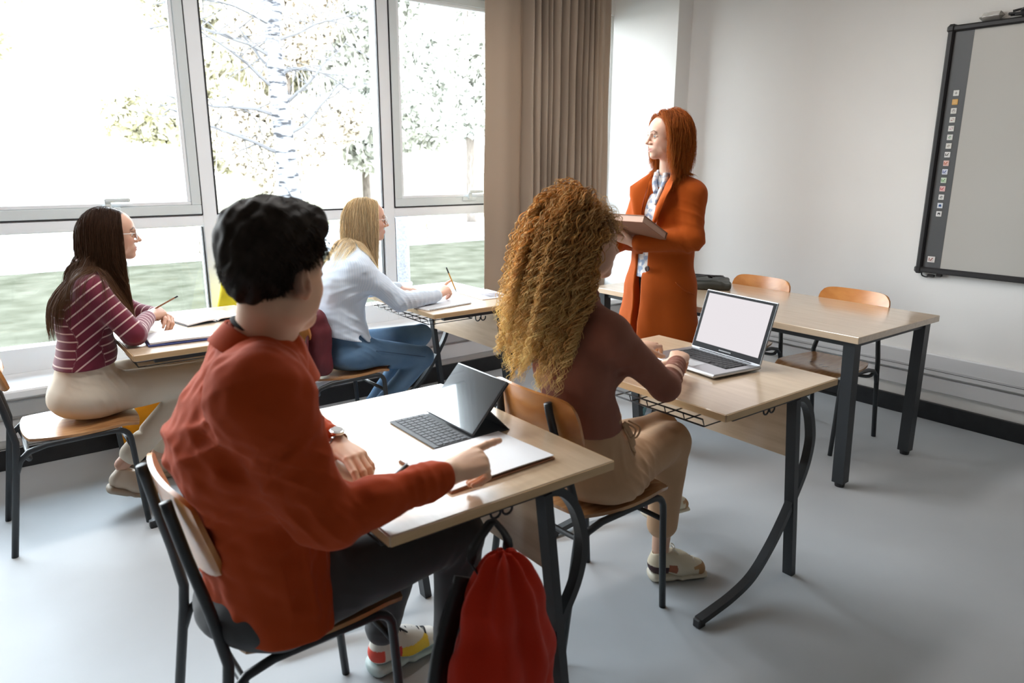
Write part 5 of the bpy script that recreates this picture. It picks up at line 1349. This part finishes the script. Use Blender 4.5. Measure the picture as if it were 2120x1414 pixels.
fr1 = Fold(121, .12); S.everywhere(lambda X, Y, Z: .0028*fr1(X, Y, Z))
wrinkles(S, (.42, 3.33, .60), (1, 0, .9), .005, .04, .13, .5, 3); wrinkles(S, (.36, 3.34, .66), (.3, .1, 1), .003, .03, .10, .2, 4)
S.plane((0, 0, .688), (0, 0, 1), .004); S.rbox((.25, 3.43, .40), (.27, .3, .062), .0, None, .01, 's')
S.build('trousers', m_cream, ps, .0045)
cream = lambda x, y, z: np.tile([.58, .47, .36], (len(x), 1))
m_beige = mat('beige_rubber', (.42, .34, .26), .6)
shoe(ps, (.345, 3.400, .100), (.90, -.05, -.43), (.43, 0, .90), .25, cream, m_beige, m_shoe, m_lace, th=.030)
shoe(ps, (.57, 3.64, .0), (1, 0, 0), (0, 0, 1), .25, cream, m_beige, m_shoe, m_lace, th=.030)
tz = V3(J['nk'])*.92+V3(J['che'])*.08
cb = [SCOL]
long_hair('hair', ps, c, B, .97, 5200, .50, haircol((.030, .014, .009), (.075, .035, .020), tip=(.20, .10, .05), var=.25), part_y=0.0, colliders=cb, thick=.012, seed=131, width=.00078, wave=.003, back=.35, grav=.30, steps=30, split=((.455, 3.44, 1.0), (1, 0, 0), .16))
# ---------------- standing person in the rust coat
J = dict(pel=(2.905, 2.50, .93), wai=(2.905, 2.50, 1.07), che=(2.915, 2.50, 1.25), nk=(2.925, 2.50, 1.425), hd=(2.858, 2.475, 1.632), hf=(-.93, .36, -.02), hu=(0, 0, 1),
         shL=(2.925, 2.352, 1.350), shR=(2.925, 2.648, 1.350), elL=(2.885, 2.300, 1.140), wrL=(2.672, 2.492, 1.118), elR=(2.88, 2.72, 1.11), wrR=(2.66, 2.62, 1.10),
         hipR=(2.905, 2.58, .90), hipL=(2.905, 2.42, .90), knR=(2.885, 2.585, .50), knL=(2.875, 2.425, .50), anR=(2.905, 2.59, .11), anL=(2.895, 2.43, .11))
pt = thing('person', 'standing person with red hair and long rust coat, holding a brown book', 'person', (0, 0, 0))
Sh, c, B = neck_head(J, False, .3, .97)
St = Sdf(); torso_ops(St, J, True, -.010); limb_ops(St, J, None, True)
SL = Sdf(); SL.cone(V3(J['elL'])*.3+V3(J['wrL'])*.7, J['wrL'], .026, .0235, .01)
hand_ops(SL, J['wrL'], (-.62, .60, .22), (-.25, -.30, -.90), -1, [(12, 18, 12), (14, 22, 14), (16, 24, 14), (20, 26, 14)], thumb=((.6, .75, -.1), (.8, .45, -.3), (.9, .1, -.4)), sc=.94)
SR = Sdf(); SR.cone(V3(J['elR'])*.3+V3(J['wrR'])*.7, J['wrR'], .026, .0235, .01)
hand_ops(SR, J['wrR'], (-.85, -.30, .30), (-.30, 0, -.95), 1, [(12, 18, 12)]*4, sc=.94)
skin = (.76, .50, .38)
multi_build('body', m_skin, pt, [(Sh, .0027), (St, .0065), (SL, .0026), (SR, .003)], col=skin_col(c, B, .97, skin, (.55, .20, .18), (.13, .06, .035), (.25, .07, .02), lambda x, y, z: sstep(.055, .066, z-.5*x)*.9))
eyes(pt, c, B, .97, (.10, .16, .18), gaze=(1, .15, -.05))
m_coat = mat('rust_orange_wool', (.40, .074, .005), .9, sheen=.06, var=.06, vscale=5, bump=.3, bscale=500)
m_scarf = mat('blue_print_blouse', (.28, .36, .50), .8, col2=(.75, .75, .74), vscale=38, ramp=(.42, .55))
S = Sdf(); torso_ops(S, J, True, .006, .05); nb = V3(J['nk']); ring_op(S, nb+V3(-.008, 0, .0), basis((-1, 0, 0), unit(V3(J['hd'])-nb)), .062, .056, -.01, .040, .007)
S.eseg((2.892, 2.5, .93), (2.90, 2.5, 1.10), (.165, .118), (.135, .108), (0, 1, 0), .03); S.plane((0, 0, .93), (0, 0, -1)); S.build('blouse', m_scarf, pt, .0045)
mb = MB(); mb.tube(smooth_path([(2.865, 2.47, 1.452), (2.845, 2.46, 1.405), (2.822, 2.468, 1.36), (2.80, 2.475, 1.30)], 5), [.016-.0004*i for i in range(16)], 8); mb.tube(smooth_path([(2.865, 2.53, 1.452), (2.840, 2.52, 1.41), (2.82, 2.49, 1.36)], 5), .014, 8)
mb.build('neck_scarf', m_scarf, pt, smooth=True)
m_blackc = mat('black_fabric', (.012, .012, .014), .8)
S = Sdf(); lp = V3(0, 1, 0); S.eseg(J['pel'], (2.905, 2.50, 1.02), (.160, .105), (.135, .095), lp, .04)
for s in 'RL': S.cone(J['hip'+s], J['kn'+s], .080, .056, .04); S.cone(J['kn'+s], V3(J['an'+s])+V3(0, 0, .1), .056, .046, .02)
S.eseg((2.86, 2.50, .50), (2.895, 2.50, .90), (.10, .075), (.13, .090), lp, .04); S.plane((0, 0, .955), (0, 0, 1), .003)
S.build('trousers', m_blackc, pt, .006)
# coat: open front
lat = V3(0, -1, 0); S = Sdf()
for (z0, z1, w0, w1, d0, d1, x0, x1) in ((1.25, 1.36, .172, .150, .128, .105, 2.915, 2.925), (1.06, 1.25, .168, .172, .130, .128, 2.905, 2.915), (.88, 1.06, .200, .168, .150, .130, 2.905, 2.905), (.66, .88, .228, .200, .172, .150, 2.905, 2.905), (.47, .66, .245, .228, .185, .172, 2.905, 2.905)):
    S.eseg((x0, 2.5, z0), (x1, 2.5, z1), (w0, d0), (w1, d1), lat, .03)
for s in 'RL':
    S.cone(V3(J['nk'])*.9+V3(J['che'])*.1, J['sh'+s], .060, .064, .04); S.cone(J['sh'+s], J['el'+s], .070, .058, .045); S.cone(J['el'+s], V3(J['el'+s])*.10+V3(J['wr'+s])*.90, .059, .050, .025)
f1 = Fold(151, .17); f2 = Fold(152, .06); S.everywhere(lambda X, Y, Z: .0030*f1(X, Y, Z)+.0012*f2(X, Y, Z))
def skirt(X, Y, Z): a = np.arctan2(Y-2.5, X-2.905); return .010*np.sin(a*5+.8)*np.clip((1.05-Z)/.45, 0, 1)
S.everywhere(skirt)
wrinkles(S, J['elL'], V3(J['wrL'])-V3(J['elL']), .006, .05, .11, .4, 1); wrinkles(S, V3(J['elL'])*.5+V3(J['shL'])*.5+V3(-.02, -.01, 0), (.3, .2, -1), .0028, .075, .12, .9, 2)
S.plane((0, 0, .47), (0, 0, -1), .004)
Rs = basis((1, 0, 0), (0, .06, 1))
S.rbox((2.62, 2.520, .72), (.20, .028, .33), .01, Rs, .006, 's')
S.rbox((2.62, 2.503, 1.12), (.185, .022, .16), .01, None, .008, 's')
S.rbox((2.64, 2.50, 1.32), (.20, .046, .16), .01, basis((1, 0, 0), (0, 0, 1)), .010, 's'); S.ell((2.84, 2.5, 1.47), (.10, .070, .085), None, .01, 's')
SCOL = sdf_collider(S)
coat = S.build('coat', m_coat, pt, .0045)
def lapel(sy):
    # y runs towards the near side for sy=-1
    P = [(2.905, 2.5+sy*.085, 1.462), (2.842, 2.5+sy*.105, 1.425), (2.790, 2.5+sy*.135, 1.385), (2.775, 2.5+sy*.120, 1.345), (2.765, 2.5+sy*.075, 1.23), (2.762, 2.5+sy*.030, 1.13), (2.770, 2.5+sy*.030, 1.16), (2.790, 2.5+sy*.050, 1.30), (2.845, 2.5+sy*.062, 1.41), (2.895, 2.5+sy*.066, 1.468)]
    out_ = [Vector(p) for p in P[:5]]; inn = [Vector(P[9]), Vector(P[8]), Vector(P[8])*.4+Vector(P[7])*.6, Vector(P[7]), Vector(P[6])]
    out_.append(Vector(P[5])); inn.append(Vector(P[6])+Vector((0, 0, -.03)))
    def fn(u, v):
        t = u*(len(out_)-1); i = min(int(t), len(out_)-2); q = t-i; a = out_[i].lerp(out_[i+1], q); b = inn[i].lerp(inn[i+1], q); p = a.lerp(b, v); p.x -= .014*math.sin(v*math.pi)+.004; return p
    grid_solid(fn, 20, 6, .006, 'lapel', m_coat, coat)
lapel(-1); lapel(1)
mb = MB(); Mb = Matrix.Translation((2.752, 2.462, .985)) @ Matrix.Rotation(-math.pi/2, 4, 'Y'); mb.lathe([(.0, -.002), (.012, -.002), (.015, 0), (.015, .004), (.011, .005), (.010, .003), (.0, .003)], M=Mb, n=18)
mb.build('button', mat('brown_horn_button', (.06, .03, .025), .3), coat, smooth='auto')
mb = MB(); mb.tube(smooth_path([(2.80, 2.315, .93), (2.85, 2.292, .885), (2.92, 2.29, .86)], 5), .0035, 6); mb.build('pocket_edge', m_coat, coat, smooth=True)
# boots
m_lboot = mat('patterned_teal_leather', (.015, .03, .035), .4, col2=(.20, .34, .36), vscale=30, ramp=(.50, .54))
for s in 'RL':
    a = V3(J['an'+s]); k = V3(J['kn'+s]); S = Sdf()
    S.cone(k+V3(0, 0, -.06), a*.6+k*.4, .058, .056, .02); S.cone(a*.6+k*.4, a, .056, .040, .02); S.cone(a+V3(.01, 0, -.045), a+V3(-.13, 0, -.080), .034, .024, .02, side=(0, 1, 0), w=1.2); S.plane((0, 0, .012), (0, 0, -1), .002); S.plane(k+V3(0, 0, -.055), (0, 0, 1), .004)
    b_ = S.build('boot', m_lboot, pt, .005)
    MB().lathe([(.022, 0), (.026, .05)], a+V3(.025, 0, -.11), 14).build('heel', m_plug, b_, smooth='auto')
wb = MB(); wc = V3(J['wrL'])+V3(.012, -.010, 0); Bq = basis(V3(J['wrL'])-V3(J['elL']), (0, 0, 1)); wb.tube([Vector(wc+Bq@V3(0, .029*math.cos(a), .026*math.sin(a))) for a in np.linspace(0, 2*math.pi, 21)[:-1]], 0, rect=(.018, .003), closed=True)
wb.build('watch', m_plug, pt, label='black strap wristwatch')
cb = [SCOL]
long_hair('hair', pt, c, B, .97, 6500, .205, haircol((.30, .062, .010), (.60, .165, .030), tip=(.68, .24, .05), var=.3), part_y=-.012, colliders=cb, thick=.024, seed=161, width=.00078, wave=.008, freq=.9, back=.45, grav=.26, face_open=.062)
# ------------------------------------------------------------------ things on the desks
m_paper = mat('white_paper', (.82, .82, .84), .6); m_dgrey = mat('dark_grey_plastic', (.05, .053, .058), .55); m_silver = mat('silver_aluminium', (.60, .61, .63), .32, metal=.85)
DT = 0.7605
# silver laptop
ang = math.radians(-7)
t = thing('laptop', 'open silver laptop with a blank white screen on the desk', 'laptop', (2.185, 1.655, DT+.002), ang)
LW, LD = .355, .245
MB().box((0, 0, .009), (LD, LW, .014), bev=.005).build('base', m_silver, t)
MB().box((.030, 0, .0163), (.112, .285, .0006)).build('keyboard_well', m_plug, t)
kb = MB()
for r in range(6):
    n_ = 14 if r else 14; x = .078-.0185*r
    if r == 5:
        for (y, w_) in ((.128, .018), (.107, .018), (.084, .022), (.0, .10), (-.086, .022), (-.108, .018), (-.128, .016)): kb.box((x, y, .0178), (.0155, w_, .002), bev=.0006)
    else:
        for q in range(n_): kb.box((x, .131-.0202*q, .0178), (.0155 if r else .009, .0172, .002), bev=.0006)
kp = kb.build('keyboard', mat('black_keys', (.02, .02, .022), .5), t); kp['kind'] = 'stuff'
MB().box((-.072, 0, .0163), (.065, .105, .0006), bev=.0002).build('trackpad', mat('trackpad_grey', (.52, .53, .55), .3), t)
MT = Matrix.Rotation(math.radians(17), 3, 'Y'); hx = LD/2-.008
def lidp(x, y, z): return MT @ Vector((x, y, z)) + Vector((hx, 0, .014))
lid = MB(); lid.box(lidp(0, 0, .122), (.007, LW, .240), M=MT, bev=.0034); ld = lid.build('lid', m_silver, t)
MB().box(lidp(-.0037, 0, .122), (.0012, LW-.008, .232), M=MT, bev=.0004).build('bezel', mat('black_glass', (.008, .008, .01), .6, spec=.15), ld)
MB().box(lidp(-.0046, 0, .128), (.0008, LW-.038, .200), M=MT).build('screen', mat('lit_white_screen', (.0, .0, .0), .7, spec=.05, emit=(.92, .87, .90, .40)), ld)
mb = MB()
for q in range(11): mb.box(lidp(-.0048, .028-.0056*q, .0165), (.0006, .0036 if q % 3 else .0044, .0042), M=MT)
mb.build('maker_lettering', mat('grey_lettering', (.35, .35, .36), .4), ld)
MB().tube([Vector((hx, -.13, .012)), Vector((hx, .13, .012))], .006, 10).build('hinge', m_plug, t)
# tablet with keyboard folio
t = thing('tablet', 'black tablet standing in a grey keyboard case on the nearest desk', 'tablet', (1.045, 1.668, DT), 0)
MB().box((-.060, 0, .003), (.118, .255, .005), bev=.002).build('keyboard_case', m_dgrey, t)
kb = MB()
for r in range(5):
    for q in range(13): kb.box((-.018-.0195*r, .112-.0187*q, .0065), (.0165, .0160, .002), bev=.0008)
kb.build('keys', mat('grey_fabric_keys', (.085, .09, .10), .6), t)['kind'] = 'stuff'
MT = Matrix.Rotation(math.radians(42.5), 3, 'Y')
def tp(x, y, z): return MT @ Vector((x, y, z)) + Vector((.004, 0, .010))
tb = MB(); tb.box(tp(0, 0, .090), (.007, .252, .180), M=MT, bev=.003); tb_ = tb.build('tablet_body', mat('dark_aluminium', (.18, .18, .19), .3, metal=.8), t)
MB().box(tp(-.0038, 0, .090), (.0010, .246, .174), M=MT, bev=.0004).build('screen', mat('dark_glossy_glass', (.006, .006, .007), .03, spec=1.0, coat=1.0), tb_)
MB().box(tp(.0048, 0, .130), (.002, .252, .098), M=MT).build('case_back', m_dgrey, t)
mb = MB(); a, b_ = tp(.006, 0, .082), Vector((.125, 0, .003)); mb.add([(a.x, -.126, a.z), (a.x, .126, a.z), (b_.x, .126, b_.z), (b_.x, -.126, b_.z), (a.x+.002, -.126, a.z+.001), (a.x+.002, .126, a.z+.001), (b_.x+.002, .126, b_.z+.001), (b_.x+.002, -.126, b_.z+.001)], [(0, 1, 2, 3), (7, 6, 5, 4), (0, 4, 5, 1), (1, 5, 6, 2), (2, 6, 7, 3), (3, 7, 4, 0)])
mb.box((.06, 0, .0015), (.14, .252, .003)); mb.build('case_stand', m_dgrey, t)
# sketch pad under the pointing hand
t = thing('sketch_pad', 'open white paper pad with a brown back under the pointing hand', 'pad', (.975, 1.415, DT), math.radians(2))
MB().box((0, 0, .002), (.325, .235, .004), bev=.001).build('backing_board', mat('brown_card', (.35, .17, .10), .8), t)
def pg(u, v):
    return Vector((-.16+.32*u, -.115+.23*v, .0065+.004*math.sin(u*3.1)*(1-v)+.003*u*u*(1-v)))
grid_solid(pg, 14, 8, .0025, 'sheets', m_paper, t)
t = thing('pen', 'dark pen lying on the nearest desk left of the paper pad', 'pen', (.770, 1.462, DT+.0045), math.radians(35))
MB().tube([(-.065, 0, 0), (.055, 0, 0)], .0042, 10).build('barrel', mat('dark_steel', (.12, .12, .13), .3, metal=.6), t, smooth=True)
MB().tube([(.055, 0, 0), (.070, 0, 0)], [.0040, .001], 10).build('tip', m_plug, t)
# spiral notebook, pencil and magazine on the window desk
t = thing('spiral_notebook', 'white spiral notebook at the near edge of the window desk', 'notebook', (2.00, 3.265, DT), math.radians(8))
MB().box((0, 0, .003), (.30, .215, .005), bev=.001).build('pages', m_paper, t)
MB().box((0, -.001, .0063), (.298, .21, .0012)).build('cover', mat('grey_card', (.55, .56, .58), .6), t)
mb = MB()
for q in range(26): x = -.14+.0112*q; mb.tube([(x, -.107+.0055*math.cos(a)-.001, .0042+.0045*math.sin(a)) for a in np.linspace(0, 6.28, 9)[:-1]], .0008, 4, closed=True)
mb.build('spiral_binding', mat('dark_wire', (.08, .07, .08), .4), t)['kind'] = 'stuff'
t = thing('pencil', 'yellow and black pencil held upright by the person in light blue', 'pencil', (2.135, 3.312, .845))
dirp = Vector((-.085, -.045, .135)).normalized(); q = Vector((0, 0, 1)).rotation_difference(dirp); t.rotation_mode = 'QUATERNION'; t.rotation_quaternion = q
MB().lathe([(.0038, -.025), (.0038, .095)], n=6).build('shaft', mat('orange_pencil_lacquer', (.75, .34, .03), .35), t)
MB().lathe([(.0040, .095), (.0040, .135)], n=10).build('cap', m_plug, t)
MB().lathe([(.0006, -.055), (.0038, -.025)], n=10).build('tip', m_plug, t)
t = thing('magazine', 'white magazine with a dark photo at the far side of the window desk', 'magazine', (2.375, 3.355, DT), math.radians(-3))
MB().box((0, 0, .003), (.20, .27, .006), bev=.0015).build('pages', m_paper, t)
MB().box((.02, -.055, .0063), (.11, .12, .0006)).build('cover_photo', mat('dark_printed_photo', (.05, .04, .05), .4, col2=(.35, .30, .32), vscale=18), t)
# papers, notebooks and pencil on the left desk
t = thing('exercise_book', 'blue-covered exercise book lying open beneath the striped sleeve', 'notebook', (.700, 3.270, DT), math.radians(-4))
MB().box((0, 0, .0035), (.27, .20, .006), bev=.001).build('cover', mat('navy_cover', (.03, .05, .22), .5), t)
def pg2(u, v): return Vector((-.128+.256*u, -.092+.188*v, .012+.006*math.sin(u*math.pi)*(.4+.6*v)))
grid_solid(pg2, 12, 6, .008, 'pages', m_paper, t)
t = thing('open_book', 'open white book on the far side of the left desk', 'book', (.905, 3.62, DT), math.radians(12))
for s in (-1, 1):
    def pg3(u, v, s=s): return Vector((s*(.004+.135*u), -.10+.20*v, .006+.010*math.sin(math.sqrt(u)*math.pi)*.8))
    grid_solid(pg3, 10, 4, .006, 'page_block', m_paper, t)
MB().box((0, 0, .0012), (.29, .21, .002)).build('cover', m_dgrey, t)
t = thing('pencil', 'brown pencil held in both hands over the left desk', 'pencil', (.668, 3.490, .866))
dirp = Vector((.10, -.03, .055)).normalized(); t.rotation_mode = 'QUATERNION'; t.rotation_quaternion = Vector((0, 0, 1)).rotation_difference(dirp)
MB().lathe([(.0038, -.03), (.0038, .085)], n=6).build('shaft', mat('brown_pencil', (.30, .12, .05), .4), t)
MB().lathe([(.0040, .085), (.0040, .10)], n=10).build('cap', m_plug, t)
MB().lathe([(.0006, -.05), (.0038, -.03)], n=10).build('tip', m_plug, t)
# brown book held by the standing person
t = thing('book', 'large closed brown book held in front of the rust coat', 'book', (2.610, 2.475, 1.205)); t.rotation_euler = (0, math.radians(24), math.radians(10))
m_bcov = mat('brown_book_cloth', (.30, .145, .085), .6, var=.05); 
MB().box((0, 0, .0165), (.235, .315, .003), bev=.001).build('cover', m_bcov, t); MB().box((0, 0, -.0165), (.235, .315, .003), bev=.001).build('cover', m_bcov, t)
MB().box((.116, 0, 0), (.004, .315, .034), bev=.001).build('spine', m_bcov, t)
MB().box((-.002, 0, 0), (.224, .305, .030)).build('page_block', mat('pinkish_page_edges', (.62, .42, .33), .7), t)
# ------------------------------------------------------------------ bags
def strap(mb, pts, w_, th=.004, n=6, upv=(0, 0, 1)): mb.tube(smooth_path(pts, n), 0, rect=(w_, th), upv=upv)
m_redbag = mat('red_canvas', (.50, .020, .002), .8, var=.08, vscale=4, bump=.3, bscale=500, sheen=.1)
t = thing('backpack', 'red backpack hanging from the hook of the nearest desk', 'backpack', (.852, 1.135, .30))
o0 = V3(.905, 1.14, .30)
S = Sdf(); S.eseg((-.005, 0, .33), (-.01, 0, .26), (.055, .045), (.088, .064), (1, .25, 0), .05); S.eseg((-.01, 0, .26), (-.01, -.005, .12), (.085, .064), (.130, .082), (1, .25, 0), .05)
S.eseg((-.01, -.005, .12), (-.01, 0, -.16), (.130, .082), (.175, .090), (1, .25, 0), .05); S.eseg((.01, -.05, .02), (.01, -.055, -.14), (.085, .045), (.105, .055), (1, .25, 0), .02)
f1 = Fold(201, .16, (1, 1, 3)); f2 = Fold(202, .05, (1, 1, 2)); S.everywhere(lambda X, Y, Z: .010*f1(X, Y, Z)+.003*f2(X, Y, Z)+.009*np.sin(np.arctan2(Y, X)*7+Z*5)*np.clip((Z+.25)/.4, 0, 1))
S.build('bag_body', m_redbag, t, .005)
mb = MB(); strap(mb, [(-.035, .045, .30), (-.050, .055, .36), (.012, .078, .400), (.028, .080, .403)], .024); strap(mb, [(.035, .045, .30), (.050, .055, .36), (.034, .078, .400), (.028, .080, .403)], .024)
mb.build('carry_strap', m_plug, t, smooth=True)
mb = MB(); strap(mb, [(-.06, .07, .30), (-.13, .055, .15), (-.17, .03, -.02), (-.19, .0, -.16)], .05, .012, upv=(0, 1, 0)); mb.build('shoulder_strap', m_plug, t, smooth=True)
MB().box((-.062, -.1015, .045), (.040, .006, .022), bev=.002, rz=-.25).build('patch', m_plug, t)
m_maroon = mat('maroon_nylon', (.110, .010, .018), .6, var=.1, vscale=6, bump=.3, bscale=300)
t = thing('backpack', 'maroon backpack on the chair behind the person in light blue', 'backpack', (1.338, 3.42, .466))
S = Sdf(); S.rbox((0, 0, .17), (.055, .145, .165), .05, None, .03); S.rbox((.015, -.08, .13), (.05, .07, .12), .04, None, .03); S.rbox((-.165, .02, .15), (.04, .12, .12), .035, None, .01); S.cone((-.16, .05, .26), (-.01, .05, .32), .02, .02, .03)
f1 = Fold(211, .13); f2 = Fold(212, .05); S.everywhere(lambda X, Y, Z: .007*f1(X, Y, Z)+.002*f2(X, Y, Z)); S.plane((0, 0, .003), (0, 0, -1), .003)
S.build('bag_body', m_maroon, t, .005)
mb = MB(); strap(mb, [(-.02, -.04, .325), (-.03, -.02, .36), (-.03, .02, .36), (-.02, .04, .325)], .02); mb.build('carry_strap', m_plug, t, smooth=True)
mb = MB(); strap(mb, [(-.06, -.13, .24), (-.085, -.165, .13), (-.07, -.15, .03)], .03, .006, upv=(1, 0, 0)); mb.build('shoulder_strap', m_maroon, t, smooth=True)
t = thing('shoulder_bag', 'flat black and olive shoulder bag lying on the long table', 'bag', (3.66, 2.87, .7525), math.radians(-52))
m_olive = mat('dark_olive_nylon', (.030, .033, .027), .55, var=.2, vscale=8, bump=.4, bscale=200)
S = Sdf(); S.rbox((0, 0, .022), (.215, .150, .022), .018, None, 0); S.rbox((.02, -.09, .032), (.150, .055, .022), .02, None, .02); f1 = Fold(221, .14); S.everywhere(lambda X, Y, Z: .006*f1(X, Y, Z)); S.plane((0, 0, .002), (0, 0, -1), .002)
S.build('bag_body', m_olive, t, .005)
mb = MB(); strap(mb, [(-.09, -.10, .066), (-.07, -.13, .085), (.0, -.14, .080), (.07, -.13, .088), (.09, -.10, .070)], .026, .005); strap(mb, [(-.12, .02, .064), (-.02, -.03, .078), (.10, .0, .070), (.16, .06, .062)], .030, .004)
mb.build('carry_strap', m_plug, t, smooth=True)
mb = MB(); mb.box((.10, -.06, .075), (.035, .028, .010), bev=.003, rz=.3); mb.build('buckle', m_plug, t)
mb = MB(); mb.tube(smooth_path([(-.19, -.10, .046), (-.20, .0, .05), (-.19, .12, .046), (0, .145, .046), (.18, .12, .046)], 5), .003, 6); mb.build('zip', m_plug, t, smooth=True)
m_orange = mat('orange_fabric', (.72, .28, .012), .8, var=.08)
t = thing('tote_bag', 'orange bag on the floor below the left desk', 'bag', (.67, 4.045, .0))
S = Sdf(); S.rbox((0, 0, .14), (.15, .075, .14), .03); f1 = Fold(231, .14); S.everywhere(lambda X, Y, Z: .007*f1(X, Y, Z)); S.plane((0, 0, .0), (0, 0, -1), .002); S.build('bag_body', m_orange, t, .006)
mb = MB(); strap(mb, [(-.07, -.06, .27), (-.06, -.07, .36), (.06, -.07, .36), (.07, -.06, .27)], .024, .004, upv=(0, 1, 0)); mb.build('carry_strap', m_plug, t, smooth=True)
t = thing('tote_bag', 'yellow bag standing on the window sill behind the rust overshirt', 'bag', (1.20, 4.27, .4235))
S = Sdf(); S.eseg((0, 0, .06), (0, 0, .40), (.12, .05), (.035, .035), (1, 0, 0), .03); f1 = Fold(241, .10); S.everywhere(lambda X, Y, Z: .006*f1(X, Y, Z)); S.plane((0, 0, .0), (0, 0, -1), .002); S.build('bag_body', mat('yellow_fabric', (.72, .58, .03), .8, var=.1), t, .006)
mb = MB(); strap(mb, [(-.03, 0, .42), (-.02, 0, .50), (.02, 0, .50), (.03, 0, .42)], .016, .004, upv=(0, 1, 0)); mb.build('carry_strap', m_plug, t, smooth=True)
